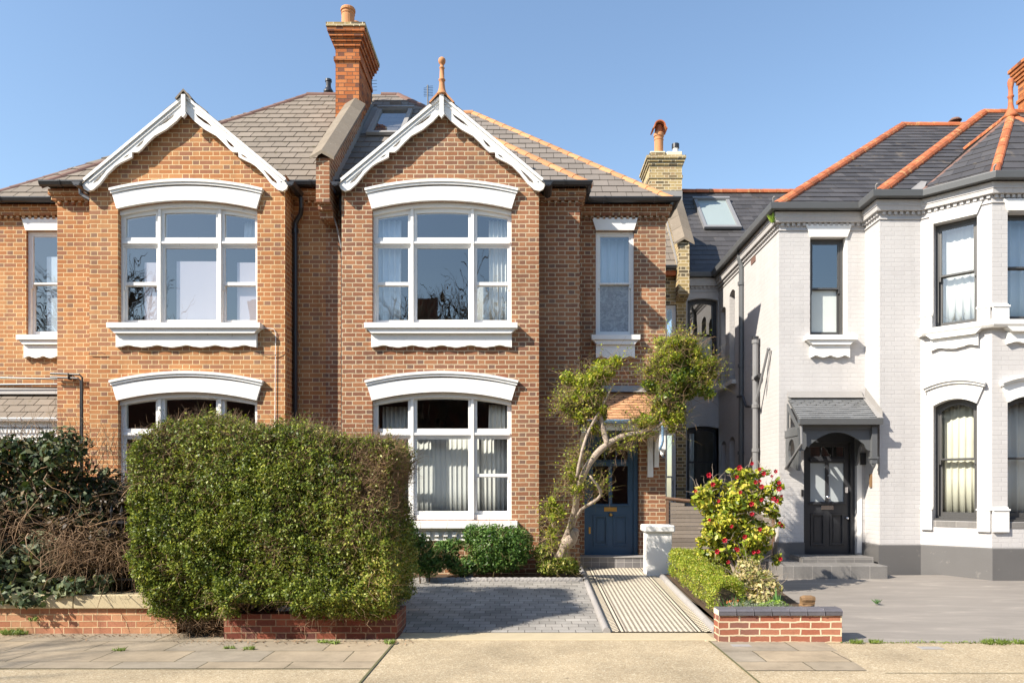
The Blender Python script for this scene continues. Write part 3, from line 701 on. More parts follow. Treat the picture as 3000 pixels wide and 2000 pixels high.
wall_seg(mb, (.93, DD), (2.535, DD), ZB, 6.85, [rect(1.27-.93, 1.965-.93, 4.456, 6.36), rect(dx0-.93+.02, dx1-.93, .42, 2.78)], depth=.12)
wall_seg(mb, (2.535, DD), (2.535, 17.0), ZB, 6.85)
mb.fr = Id(); mb.rv = .5
corbel(mb, [(.22, DW_), (.93, DW_), (.93, DD), (2.535, DD), (2.535, 14.4)], 6.80, 'brick_red')
corbel(mb, [(-3.43, DW_), (-3.045, DW_)], 6.80, 'brick_red')
mb.build('wall', None, HB)
mb = MB().mat('brick_orange')
wall_seg(mb, (-11.5, DD), (-8.04, DD), ZB, 6.85, [rect(11.5-9.045, 11.5-8.35, 4.456, 6.36), rect(11.5-9.3, 11.5-8.35, .42, 2.7)], depth=.12)
wall_seg(mb, (-8.04, DD), (-8.04, DW_), ZB, 6.95)
wall_seg(mb, (-8.04, DW_), (-7.222, DW_), ZB, 6.95)
wall_seg(mb, (-7.222, DW_), (-7.222, DB), ZB, 6.9)
L = 3.24; g = -5.578+7.222
wall_seg(mb, (-7.222, DB), (-3.982, DB), ZB, 0, bay_holes(-7.222, -5.595), top=[(0, ZB), (L, ZB), (L, 8.13-(L-g)*.88), (g, 8.13), (0, 8.13-g*.88)])
wall_seg(mb, (-3.982, DB), (-3.982, DW_), ZB, 6.9)
wall_seg(mb, (-3.982, DW_), (-3.43, DW_), ZB, 6.95)
mb.fr = Id()
corbel(mb, [(-11.5, DD), (-8.04, DD), (-8.04, DW_), (-7.222, DW_)], 6.80, 'brick_orange')
corbel(mb, [(-3.982, DW_), (-3.43, DW_)], 6.80, 'brick_orange')
mb.build('wall', None, HA)
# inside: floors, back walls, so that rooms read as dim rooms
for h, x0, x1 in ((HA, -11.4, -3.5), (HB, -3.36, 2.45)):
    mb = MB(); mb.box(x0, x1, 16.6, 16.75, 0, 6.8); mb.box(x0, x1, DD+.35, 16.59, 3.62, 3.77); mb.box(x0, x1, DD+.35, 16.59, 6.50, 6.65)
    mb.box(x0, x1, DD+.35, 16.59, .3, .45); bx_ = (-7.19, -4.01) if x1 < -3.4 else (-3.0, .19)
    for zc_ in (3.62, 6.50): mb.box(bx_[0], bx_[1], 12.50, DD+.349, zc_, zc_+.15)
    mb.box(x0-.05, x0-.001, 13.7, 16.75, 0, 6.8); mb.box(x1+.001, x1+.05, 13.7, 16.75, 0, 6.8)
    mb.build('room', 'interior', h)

bay_window(HA, -5.595, 4.42, False, 'glass', 'paint_white_old', 'wide arched three-light upper window with flaking white paint')
bay_window(HA, -5.595, 1.177, True, 'glass_low', 'paint_white', 'wide arched three-light ground floor window behind the hedge')
bay_window(HB, -1.387, 4.42, False, 'glass', 'paint_white', 'wide arched three-light upper window with clean white frame')
bay_window(HB, -1.387, 1.177, True, 'glass_low', 'paint_white', 'wide arched three-light ground floor window with drawn curtains')
barge(HA, -5.578, 'paint_white_old'); barge(HB, -1.37, 'paint_white')
fd = front(DD)
sash(HB, fd, 1.272, 1.963, 4.458, 6.358, rec=.05, glassm=('glass', 'glass_frosted'), label='narrow upper sash window with frosted lower pane', mid=.5, depth=.05)
flat_lintel(HB, fd, 1.272, 1.958, 6.362, 6.585); sill(HB, fd, 1.272, 1.963, 4.452, .085, .15, .09, .32, 5)
sash(HA, fd, -9.043, -8.352, 4.458, 6.358, rec=.05, label='narrow upper sash window beside the brick wing', depth=.05)
flat_lintel(HA, fd, -9.04, -8.352, 6.362, 6.585); sill(HA, fd, -9.043, -8.352, 4.452, .085, .15, .09, .32, 5, 'paint_white_old')

# roofs -------------------------------------------------
E1, E2 = 12.72, 13.43
zf = lambda D, E=E1, k=SL: 6.87+k*(D-E)
def tiles(house, name, mat, a, b, r=.10, *k):
    mb = MB(); ridge(mb, a, b, r, *k); return mb.build(name, mat, house)
def roofB():
    mb = MB().mat('slate_mid'); rD = 16.69
    slates(mb, [(-3.3, E1, 6.87), (1.08, E1, 6.87), (-2.82, rD, zf(rD)), (-3.3, rD, zf(rD))])
    slates(mb, [(1.08, E1, 6.87), (1.08, 20.66, 6.87), (-2.82, rD, zf(rD))])
    r2 = 17.3; z2 = 6.87+SL*(r2-E2)
    slates(mb, [(-3.3, E2, 6.87), (2.66, E2, 6.87), (-1.21, r2, z2), (-3.3, r2, z2)])
    slates(mb, [(2.66, E2, 6.87), (2.66, 21.1, 6.87), (-1.21, r2, z2)], .3, .28)
    gable_roof(mb, -1.37)
    mb.build('roof', None, HB)
    tiles(HB, 'ridge_tiles', 'ridge_brown', (-3.2, rD, zf(rD)), (-2.86, rD, zf(rD))); tiles(HB, 'ridge_tiles', 'ridge_brown', (-1.37-.0, 12.3, 8.17), (-1.37, 14.0, 8.17), .07)
    e = Vector((1.08, E1, 6.87)); tp = Vector((-2.82, rD, zf(rD))); md = tp+(e-tp)*.28
    tiles(HB, 'hip_tiles', 'ridge_brown', tp, md)
    tiles(HB, 'hip_tiles', 'terracotta', e, md); e2 = Vector((2.66, E2, 6.87)); t2 = Vector((-1.21, r2, z2))
    tiles(HB, 'hip_tiles', 'terracotta', e2, t2); tiles(HB, 'ridge_tiles', 'terracotta', t2, (-2.4, r2, z2))
def roofA():
    mb = MB().mat('slate_brown'); rD = 16.69; tp = (-4.85, rD, zf(rD)); e = (-8.2, E1, 6.87)
    slates(mb, [e, (-3.3, E1, 6.87), (-3.3, rD, zf(rD)), tp], .3, .28, .019, .014, .012)
    slates(mb, [e, (-8.2, 20.6, 6.87), tp], .3, .28)
    r2 = 17.3; z2 = 6.87+SL*(r2-E2); t2 = (-6.45, r2, z2-.12); e2 = (-9.85, E2, 6.87)
    slates(mb, [e2, (-3.4, E2, 6.87), (-3.4, r2, z2), t2], .3, .28, .019, .014, .012)
    slates(mb, [e2, (-9.85, 21, 6.87), t2], .3, .28)
    gable_roof(mb, -5.578); mb.build('roof', None, HA)
    for a, b, n_ in ((tp, (-3.72, rD, zf(rD)), 'ridge_tiles'), (e, tp, 'hip_tiles'), (e2, t2, 'hip_tiles'), (t2, (-4.6, r2, z2), 'ridge_tiles')): tiles(HA, n_, 'ridge_brown', a, b)
    tiles(HA, 'ridge_tiles', 'ridge_brown', (-5.578, 12.3, 8.17), (-5.578, 14.0, 8.17), .07)
roofB(); roofA()
# gutters and downpipes
gy = E1-.03; gB = HB
gutter([(.30, gy), (1.06, gy), (1.06, DD-.2)], 6.865, .06, parent=HB); gutter([(1.06, E2-.03), (2.70, E2-.03), (2.70, 14.2)], 6.865, .06, parent=HB)
gutter([(-3.98, gy), (-3.44, gy)], 6.865, .06, parent=HA); gutter([(-8.20, gy), (-7.3, gy)], 6.865, .06, parent=HA); gutter([(-11.5, E2-.03), (-8.1, E2-.03)], 6.865, .06, parent=HA)
gutter([(-3.22, gy), (-3.06, gy)], 6.865, .06, parent=HB)
for h, xc in ((HA, -5.578), (HB, -1.37)):      # gable side gutters, seen end on
    for sg in (-1, 1):
        x = xc+sg*1.74
        mb = MB(); p = [(x, 12.22), (x, 12.75)] if sg == 1 else [(x, 12.75), (x, 12.22)]
        mb.sweep(p, [(o, 6.69+c) for o, c in EAVE(.062)]); mb.box(x-.055, x+.055, 12.22, 12.235, 6.64, 6.69); mb.build('gutter', 'pipe_black', h)
def pipe(parent, pts, r=.034, mat='pipe_black', collars=(), name='downpipe', n=10):
    mb = MB(); mb.tube(pts, r, n)
    for z in collars: p = Vector((pts[-1][0], pts[-1][1], z)); mb.tube([p, p+Vector((0, 0, .07))], r*1.25, n)
    return mb.build(name, mat, parent, smooth=False)
xa = X(850, 12.7)
pipe(HA, [(-3.80, 12.70, 6.62), (-3.80, 12.72, 6.45), (-3.83, 12.78, 6.36), (-3.925, 12.80, 6.22), (-3.93, 12.81, 6.1), (-3.93, 12.81, .2)], .04, collars=(6.05, 4.3, 2.5))
xb = X(1002.5, 12.65)
pipe(HB, [(xb-.03, 12.66, 6.62), (xb-.03, 12.66, 6.42), (xb-.005, 12.7, 6.32), (xb, 12.72, 6.2), (xb, 12.72, .2)], .034, collars=(5.6, 3.9, 2.2, 6.4))
mb = MB(); mb.plate([(X(978, 12.6), 6.70), (X(998, 12.6), 6.70), (X(994, 12.6), 6.62), (X(983, 12.6), 6.62)], (), -.1, .02) if False else mb.box(X(978, 12.6), X(999, 12.6), 12.56, 12.68, 6.64, 6.76); mb.build('rainwater_hopper', 'pipe_black', HB)
mb = MB(); mb.tube([(X(967, 12.6), 12.55, 6.60), (X(968, 12.6), 12.6, 6.42), (X(985, 12.6), 12.66, 6.1), (xb-.02, 12.68, 5.75)], .013, 6); mb.build('overflow_pipe', 'pipe_grey', HB)
pipe(HA, [(X(230, 12.6), 12.66, 6.78), (X(231, 12.6), 12.66, 6.66), (X(240, 12.6), 12.66, 6.62), (X(262, 12.5), 12.60, 6.52)], .036, 'pipe_black')
# soil pipes on the left wing
for k, (zz, x1) in enumerate(((Z(1098, 12.85), X(241, 12.8)), (Z(1109, 12.85), X(237, 12.8)))):
    mb = MB(); mb.tube([(-8.1, 12.80, zz+.02), (x1-.05, 12.80, zz), (x1, 12.80, zz-.05), (x1+.008-.016*k, 12.80, .3)], .017, 8); mb.build('waste_pipe', 'pipe_black', HA)
    mb = MB(); mb.tube([(-12, 13.50, zz+.10-.13*k), (-8.09, 13.50, zz-.02*k+.02)], .017, 8); mb.build('waste_pipe', 'pipe_black', HA)
mb = MB(); mb.box(X(201, 12.8), X(203, 12.8), 12.77, 12.88, Z(1112, 12.8), Z(1094, 12.8)); mb.build('pipe_clip', 'pipe_black', HA)
mb = MB(); mb.tube([(-4.42, 12.39, 4.36), (-4.16, 12.41, 4.33), (-4.13, 12.41, 4.26), (-4.145, 12.41, 2.6), (-4.145, 12.41, .6)], .006, 5); mb.build('cable', 'paint_white_old', HA)
mb = MB(); mb.tube([(-4.45, 12.41, 3.96), (-4.3, 12.40, 3.90), (-4.14, 12.40, 3.90), (-4.0, 12.41, 3.95)], .004, 5); mb.build('cable', 'pipe_black', HA)
mb = MB(); mb.tube([(-7.215, 12.40, 3.92), (-7.0, 12.39, 3.93), (-6.94, 12.40, 3.92)], .007, 5); mb.build('cable', 'wood_brown', HA)
# finial and gable ridge cap
D = 12.26; zz = 8.12
mb = MB(); c = (-1.37, D+.03, zz)
mb.lathe([(r_*.87, z_*.665) for r_, z_ in [(.115, 0), (.10, .04), (.075, .10), (.06, .18), (.052, .28), (.05, .36), (.066, .375), (.062, .40), (.045, .41), (.043, .60), (.040, .66), (.052, .672), (.05, .69), (.035, .70), (.033, .76),
          (.05, .78), (.066, .82), (.070, .86), (.062, .90), (.04, .93), (.01, .945)]], c, 16)
for sg in (-1, 1):
    mb.plate([(c[0], zz+.12), (c[0]+sg*.04, zz+.11), (c[0]+sg*.17, zz-.09), (c[0]+sg*.13, zz-.09), (c[0], zz+.03)], (), -D-.20, -D+.0) if False else None
mb.build('finial', 'terracotta', HB, smooth=True)
mb = MB()
for sg in (-1, 1):
    mb.sheet([(c[0], D-.03, zz+.10), (c[0]+sg*.21, D-.03, zz-.13), (c[0]+sg*.21, D+.32, zz-.13), (c[0], D+.32, zz+.10)])
    mb.sheet([(c[0], D-.03, zz+.10), (c[0]+sg*.21, D-.03, zz-.13), (c[0]+sg*.18, D-.03, zz-.14), (c[0], D-.03, zz+.06)])
o = mb.build('finial_base', 'terracotta', HB)
mb = MB(); c = (-5.578, D, zz)
for sg in (-1, 1): mb.sheet([(c[0], D-.03, zz+.09), (c[0]+sg*.14, D-.03, zz-.07), (c[0]+sg*.14, D+.32, zz-.07), (c[0], D+.32, zz+.09)]); mb.sheet([(c[0], D-.03, zz+.09), (c[0]+sg*.14, D-.03, zz-.07), (c[0]+sg*.11, D-.03, zz-.08), (c[0], D-.03, zz+.05)])
mb.build('ridge_cap', 'slate_brown', HA)

# party wall parapet with coping
mb = MB().mat('brick_red')
px0, px1 = -3.435, -3.215; D0 = 12.30
def pz(D): return 7.10+(D-D0)*.87
fr = Fr((px1, D0), (0, 1))       # side view frame: a = depth, c = up
mb.fr = fr; side = [(0, 6.39), (.12, 6.39), (.12, 6.31), (.24, 6.31), (.24, 6.2), (.55, 6.2), (2.4, 6.9), (2.4, pz(D0+2.4)), (0, 7.10)]
mb.plate(side, (), -(px1-px0), 0); mb.build('party_wall', None, HB)
mb = MB(); n = 6; xm = (px0+px1)/2
for i in range(n):
    d0 = D0-.06+(2.42)*i/n; d1 = D0-.06+(2.42)*(i+1)/n-.01; z0, z1 = pz(d0), pz(d1); mb.rv = R.random()
    sec = lambda d, z: [mb.pw((xm-.20, d, z+.0)), mb.pw((xm-.20, d, z+.05)), mb.pw((xm, d, z+.17)), mb.pw((xm+.20, d, z+.05)), mb.pw((xm+.20, d, z+.0)), mb.pw((xm, d, z+.11))]
    A_, B_ = sec(d0, z0), sec(d1, z1)
    for k in range(6): mb.face((A_[k], A_[(k+1) % 6], B_[(k+1) % 6], B_[k]))
    mb.face(A_[::-1]); mb.face(B_)
mb.build('coping', 'coping_stone', HB)
mb = MB()     # stepped lead flashing against parapet and chimney
for k in range(14):
    d = 12.5+k*.165; z = 6.87+SL*(d-E1); mb.sheet([(px1+.003, d, z), (px1+.003, d+.165, z+.15), (px1+.003, d+.165, z+.30), (px1+.003, d, z+.20)])
for k in range(9):
    d = 14.62+k*.15; z = 6.87+SL*(d-E1); mb.sheet([(-3.245, d, z-.03), (-3.245, d+.15, z+.11), (-3.245, d+.15, z+.26), (-3.245, d, z+.17)])
mb.sheet([(-3.24, 14.60, zf(14.6)+.03), (-3.10, 14.60, zf(14.6)+.03), (-3.10, 15.9, zf(15.9)+.03), (-3.24, 15.9, zf(15.9)+.03)])
mb.build('flashing', 'lead', HB)
# main chimney
mb = MB().mat('brick_chimney'); a0, a1, d0, d1 = -3.71, -3.25, 14.65, 15.80
def stack(e, z0, z1): mb.box(a0-e, a1+e, d0-e, d1+e, z0, z1)
stack(0, 8.2, 10.31); stack(.03, 10.03, 10.105)
for k, e in enumerate((.03, .06, .10, .13)): stack(e, 10.311+k*.078, 10.311+k*.078+.077)
mb.mat('brick_stock'); stack(.15, 10.624, 10.70)
ch = mb.build('chimney', None, HB); ch['label'] = 'tall orange brick chimney with corbelled top on the party wall'
mb = MB(); mb.box(a0-.02, a1+.02, d0-.02, d1+.02, 10.701, 10.745); mb.build('mortar_bed', 'mortar', ch)
def pot(c, H, r=.115, mat='terracotta', parent=ch):
    mb = MB(); mb.lathe([(r*.98, 0), (r, H*.1), (r, H*.70), (r*1.08, H*.71), (r*1.08, H*.74), (r*1.0, H*.75), (r*1.0, H*.84), (r*1.16, H*.86), (r*1.16, H*.95), (r*1.08, H), (r*.85, H), (r*.85, H*.8), (.01, H*.8)], c, 18)
    return mb.build('chimney_pot', mat, parent, smooth=False)
pot((X(1019, 14.8), 14.82, 10.745), .41, .125); pot((X(1036, 15.15)+.03, 15.2, 10.745), .36, .09); pot((X(1045, 15.5)+.03, 15.55, 10.745), .34, .09)
# flue vent on A's ridge
vx = X(959, 16.9); vz = zf(16.69)
mb = MB(); mb.lathe([(.06, 0), (.06, .26), (.09, .29), (.11, .33), (.11, .36), (.07, .42), (.055, .47), (.06, .56), (.075, .57), (.075, .62), (.05, .63)], (vx, 17.0, vz-.12), 14); mb.build('roof_vent', 'pipe_black', HA, smooth=False)
# B skylight
def skylight(parent, x0, x1, D0, D1, zfun, slope, glassm='glass_calm', mat='frame_grey', blind=True):
    """roof window lying on the slope; D0 lower edge, D1 upper edge"""
    k = math.hypot(1, slope); n = Vector((0, -slope, 1)).normalized(); up = Vector((0, 1, slope)).normalized(); O = Vector((x0, D0, zfun(D0))); L = (D1-D0)*k; Wd = x1-x0
    class S:
        def __call__(s, a, b, c): return O+Vector((a, 0, 0))+n*b+up*c
    mb = MB(S()); fw = .085
    mb.plate(rect(-.0, Wd, 0, L), [rect(fw, Wd-fw, fw, L-fw*1.1)], -.05, .07)
    mb.box(-.03, Wd+.03, .071, .10, L-.07, L+.03); mb.box(-.01, Wd+.01, .02, .085, -.05, -.002)
    o = mb.build('skylight', mat, parent, bevel=.004)
    g = MB(S()); g.plate(rect(fw, Wd-fw, fw, L-fw*1.1), (), .02, .03, back=False, sides=False); g.build('pane', glassm, o)
    b = MB(S()); b.plate(rect(fw-.02, Wd-fw+.02, fw-.02, L-fw), (), -.16, -.15, back=False, sides=False); b.build('blind', 'interior_light' if blind else 'interior', o)
    return o
glass('glass_sky', .20, .02); M['glass_sky'].name = 'glass_sky'
skylight(HB, -3.07, -2.36, 14.53, 15.75, lambda D: zf(D)+.02, SL, 'glass_calm', 'lead', False)
mb = MB(); c = (X(1160, 15.9), 15.95, zf(15.95)+.05); mb.box(c[0]-.12, c[0]+.12, 15.85, 16.0, c[2]-.05, c[2]+.04); mb.build('roof_tile_vent', 'slate_mid', HB)

# porch hoods ------------------------------------------
def hood(house, x0, x1, Dw, Df, zt, ze, tmat, gmat, tmat_courses, board, gut, sq=False, shape=(), x0t=None, x1t=None):
    mb = MB(); k = ((Dw-Df)**2+(zt-ze)**2)**.5; n = tmat_courses
    slates(mb, [(x0, Df, ze), (x1, Df, ze), (x1t or x1, Dw-.005, zt), (x0t or x0, Dw-.005, zt)], k/n, .165 if n > 6 else .28, .014, .002, .003 if n > 6 else .014, set(shape))
    hd = mb.build('porch_roof', tmat, house)
    mb = MB(); mb.sheet([(x0t or x0, Dw-.01, zt-.06), (x1t or x1, Dw-.01, zt-.06), (x1, Df+.03, ze-.03), (x0, Df+.03, ze-.03)]); mb.box(x0+.02, x1-.02, Df+.03, Df+.07, ze-.16, ze-.03); mb.build('fascia', board, hd)
    mb = MB(); mb.sheet([(x0t or x0, Dw-.004, zt+.10), (x1t or x1, Dw-.004, zt+.10), (x1t or x1, Dw-.07, zt-.0), (x0t or x0, Dw-.07, zt-.0)]); mb.sheet([(x0t or x0, Dw-.07, zt), (x1t or x1, Dw-.07, zt), (x1t or x1, Dw-.14, zt-.03), (x0t or x0, Dw-.14, zt-.03)]); mb.build('flashing', 'lead', hd)
    gutter([(x0-.03, Df-.04), (x1+.03, Df-.04)], ze+.0, .045, gut, hd, square=sq)
    return hd
hB = hood(HB, .96, 2.50, DD, 12.88, 3.46, 2.86, 'tile_clay', 'x', 12, 'paint_white_old', 'paint_lightblue', shape=(7, 8, 9))
for x in (1.0, 2.36):        # brackets: curved board out to the front, pendant post
    mb = MB(Fr((x, DD), (0, -1))); L = .66
    mb.plate([(0, 2.08), (.07, 2.08), (.10, 2.35), (.22, 2.52), (.45, 2.62), (L, 2.66), (L, 2.83), (0, 2.83)][::-1], (), -.04, .04); mb.build('bracket', 'paint_white', hB) if x < 2 else None
mb.fr = Id(); mb.box(2.31, 2.41, 12.93, 13.03, 2.36, 2.70); mb.lathe([(.045, 0), (.03, -.05), (.035, -.07), (.012, -.10)][::-1], (2.36, 12.98, 2.36), 10)
mb.build('bracket', 'paint_white', hB)
mb = MB(); mb.box(2.20, 2.30, 13.53, 13.598, Z(1397, 13.55), 2.66); mb.build('wall_batten', 'paint_white', hB)
mb = MB(); mb.box(2.50, 2.62, 13.0, 13.25, Z(1258, 13), Z(1240, 13)); mb.box(2.49, 2.585, 13.05, 13.2, Z(1272, 13), Z(1259, 13)); mb.build('gutter_end', 'paint_white_old', hB)
pipe(HB, [(2.34, 12.84, Z(1243, 12.84)), (2.345, 12.84, Z(1290, 12.84)), (2.33, 12.86, Z(1303, 12.84)), (2.31, 12.9, Z(1312, 12.9)), (2.35, 13.1, Z(1321, 13.1)), (2.50, 13.62, Z(1338, 13.5))], .022, 'paint_lightblue')
hA = hood(HA, -9.9, -8.08, DD, 12.97, 3.42, 2.90, 'slate_brown', 'x', 4, 'paint_white', 'paint_white')
mb = MB(); mb.box(-9.88, -8.1, 13.0, 13.05, 2.5, 2.76); dentils(mb, [(-9.88, 12.999), (-8.1, 12.999)], .03, 2.66, 2.71, .03, .03); mb.build('fascia', 'paint_white_old', hA)

# doors ------------------------------------------------
def door(house, x0, x1, D, z0, z1, mat, frame, lab, ztop=None, gm='glass_low', metal='brass', fan=True, frosty=None, pat=None, leaf_top=None):
    """x0..x1 opening in the wall, leaf hung inside the frame; D depth of the leaf face"""
    fr = front(D); ow = .075; ztop = ztop or z1
    mb = MB(fr); mb.plate(rect(x0, x1, z0, ztop), [rect(x0+ow, x1-ow, z0-.0+.001, z1)], -.05, .06); 
    mb.box(x0+ow+.001, x1-ow-.001, -.05, .045, z1+.001, z1+.06) if ztop > z1+.1 else None
    f = mb.build('door_frame', frame, house)
    a0, a1 = x0+ow+.004, x1-ow-.004; Wd = a1-a0; H = z1-z0; P = lambda u: a0+Wd*u; Q = lambda v: z0+H*v
    glazed = [rect(P(.115), P(.46), Q(.475), Q(.82)), rect(P(.54), P(.885), Q(.475), Q(.82))]
    tops = [rect(P(.115), P(.355), Q(.88), Q(.965)), rect(P(.385), P(.615), Q(.88), Q(.965)), rect(P(.645), P(.885), Q(.88), Q(.965))] if fan else []
    pan = [rect(P(.12), P(.44), Q(.09), Q(.37)), rect(P(.56), P(.88), Q(.09), Q(.37))]
    mb = MB(fr); mb.plate(rect(a0, a1, z0+.005, z1-.004), glazed+tops+pan, -.045, 0)
    for p in pan:
        (l, b), (r, _), (_, t), _ = p
        mb.plate(rect(l, r, b, t), [rect(l+.03, r-.03, b+.03, t-.03)], -.04, .014); mb.plate(rect(l+.0305, r-.0305, b+.0305, t-.0305), (), -.04, -.022); mb.plate(rect(l+.07, r-.07, b+.07, t-.07), (), -.03, -.008)
    mb.box(P(.08), P(.92), .001, .045, Q(.838), Q(.862)); mb.box(P(.11), P(.89), .001, .03, Q(.825), Q(.8375)); mb.box(P(.08), P(.92), .001, .035, Q(.452), Q(.466))
    d = mb.build('door', mat, house, bevel=.003); d['label'] = lab
    for g_ in glazed:
        g = MB(fr); g.plate(g_, (), -.03, -.025, back=False, sides=False); g.build('pane', frosty or gm, d)
    for g_ in tops:
        g = MB(fr); g.plate(g_, (), -.03, -.025, back=False, sides=False); g.build('pane', gm, d)
    mb = MB(fr); mb.plate(rect(P(.36), P(.64), Q(.405), Q(.442)), [rect(P(.39), P(.61), Q(.413), Q(.434))], .001, .012); mb.box(P(.392), P(.608), .001, .006, Q(.4135), Q(.4335)); mb.build('letterbox', metal, d)
    return f, d, fr, P, Q
f, d, fr, P, Q = door(HB, dx0+.02, dx1-.002, DD+.2, .47, 2.47, 'paint_blue', 'paint_blue', 'dark blue panelled front door with brass letterbox', ztop=2.78)
def knob(fr, a, c, r, mat, parent, name='door_knob'):
    mb = MB(); p = fr(a, 0, c); q = fr.N
    mb.tube([p+q*.002, p+q*.02, p+q*.03, p+q*.05, p+q*.065, p+q*.07], [r*.9, r*.4, r*.6, r, r*.8, r*.2], 12); return mb.build(name, mat, parent, smooth=True)
knob(fr, P(.5), Q(.375), .035, 'brass', d); knob(fr, P(.035), Q(.50), .02, 'brass', d, 'lock')
mb = MB(fr); mb.box(P(.02), P(.06), .001, .012, Q(.2), Q(.26)); mb.build('keyhole_plate', 'brass', d)
g = MB(fr); g.plate(rect(dx0+.1, dx1-.08, 2.535, 2.76), (), -.03, -.02, back=False, sides=False); g.build('fanlight', 'glass_low', f)
_, dA, _, _, _ = door(HA, -9.29, -8.36, DD+.2, .47, 2.4, 'paint_white', 'paint_white', 'white front door behind the shrub', ztop=2.69)
# step under the blue door
mb = MB(); mb.box(.955, X(1893, 13.3), 13.25, 14.0, .2, .478); o = mb.build('doorstep', 'step_tile', HB)
mb = MB(); mb.box(.955, X(1893, 13.3)+.004, 13.235, 13.60, .479, .497); mb.build('step_nosing', 'kerb_stone', HB)

# ------------------------------------------------------------ house C (painted, right) and link between
HC = thing('painted_house', 'pale grey painted brick house at the right with charcoal door and slate turret roof', 'house')
cA, cB, cC = 13.37, 12.81, 12.06
P0 = [(4.51, 17.55), (4.51, cA), (6.04, cA), (6.04, cB), (6.737, cB), (7.49, cC), (9.93, cC), (10.68, cB), (13.5, cB)]
mb = MB().mat('brick_painted'); ZT = 6.75
wv = lambda D: 17.55-D
wall_seg(mb, P0[0], P0[1], ZB, ZT, [arched(wv(17.32), wv(16.92), 4.05, 5.75, .08), arched(wv(16.62), wv(16.18), 4.05, 5.95, .08), arched(wv(17.3), wv(16.9), .9, 2.7, .08), arched(wv(16.6), wv(16.2), .9, 2.75, .08)])
dc0, dc1 = X(2355, cA), X(2510, cA)
wall_seg(mb, P0[1], P0[2], ZB, ZT, [rect(5.064-4.51, 5.73-4.51, 4.41, 6.162), arched(dc0-4.51, dc1-4.51, .45, 2.65, .1)], depth=.14)
wall_seg(mb, P0[2], P0[3], ZB, ZT); wall_seg(mb, P0[3], P0[4], ZB, ZT)
wall_seg(mb, P0[4], P0[5], ZB, ZT, [rect(.20, .85, 4.40, 6.15), arched(.20, .85, 1.16, 3.08, .1)])
fw_ = [(.25, .98), (1.46, 2.19)]
wall_seg(mb, P0[5], P0[6], ZB, ZT, [rect(a, b, 4.40, 6.13) for a, b in fw_]+[arched(a, b, 1.16, 3.08, .1) for a, b in fw_])
wall_seg(mb, P0[6], P0[7], ZB, ZT); wall_seg(mb, P0[7], P0[8], ZB, ZT)
# rear link wing
lk = [(3.62, 17.55), (4.51, 17.55)]
wall_seg(mb, lk[0], lk[1], ZB, ZT, [arched(X(2014, 17.55)-3.62, X(2103, 17.55)-3.62, Z(1086, 17.55), Z(880, 17.55), .05), arched(X(2012.5, 17.55)-3.62, X(2106, 17.55)-3.62, Z(1463, 17.55), Z(1254, 17.55), .05)])
mb.fr = Id()
cp = [(3.66, 17.55), P0[0], P0[1], P0[2], P0[3], P0[4], P0[5], P0[6], P0[7], P0[8]]; cp = cp[1:]
def ccorn(path):
    mb.sweep(path, [(0, 6.49), (.10, 6.49), (.10, 6.585), (0, 6.585)]); mb.sweep(path, [(0, 6.415), (.075, 6.415), (.09, 6.489), (0, 6.489)])
    mb.sweep(path, [(0, 6.28), (.02, 6.28), (.02, 6.30), (0, 6.30)]); dentils(mb, path, .04, 6.36, 6.413, .05, .04)
ccorn(cp); ccorn([(3.64, 17.55), (4.5, 17.55)])
mb.build('wall', None, HC)
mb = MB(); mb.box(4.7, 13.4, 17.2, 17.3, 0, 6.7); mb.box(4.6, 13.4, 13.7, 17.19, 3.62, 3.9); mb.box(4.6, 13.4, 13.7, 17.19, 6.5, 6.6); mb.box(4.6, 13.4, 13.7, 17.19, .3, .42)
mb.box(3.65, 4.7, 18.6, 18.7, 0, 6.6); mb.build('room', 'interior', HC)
# grey rendered plinth with door gap
mb = MB()
for a, b in (((4.51, 17.5), (4.51, cA)),): mb.sweep([a, b, (dc0-.0, cA)], [(0, ZB), (.035, ZB), (.035, .73), (0, .745)])
mb.sweep([(dc1+.09, cA), P0[2], P0[3], P0[4], P0[5], P0[6], P0[7], P0[8]], [(0, ZB), (.035, ZB), (.035, .73), (0, .745)])
mb.build('plinth', 'render_grey', HC)
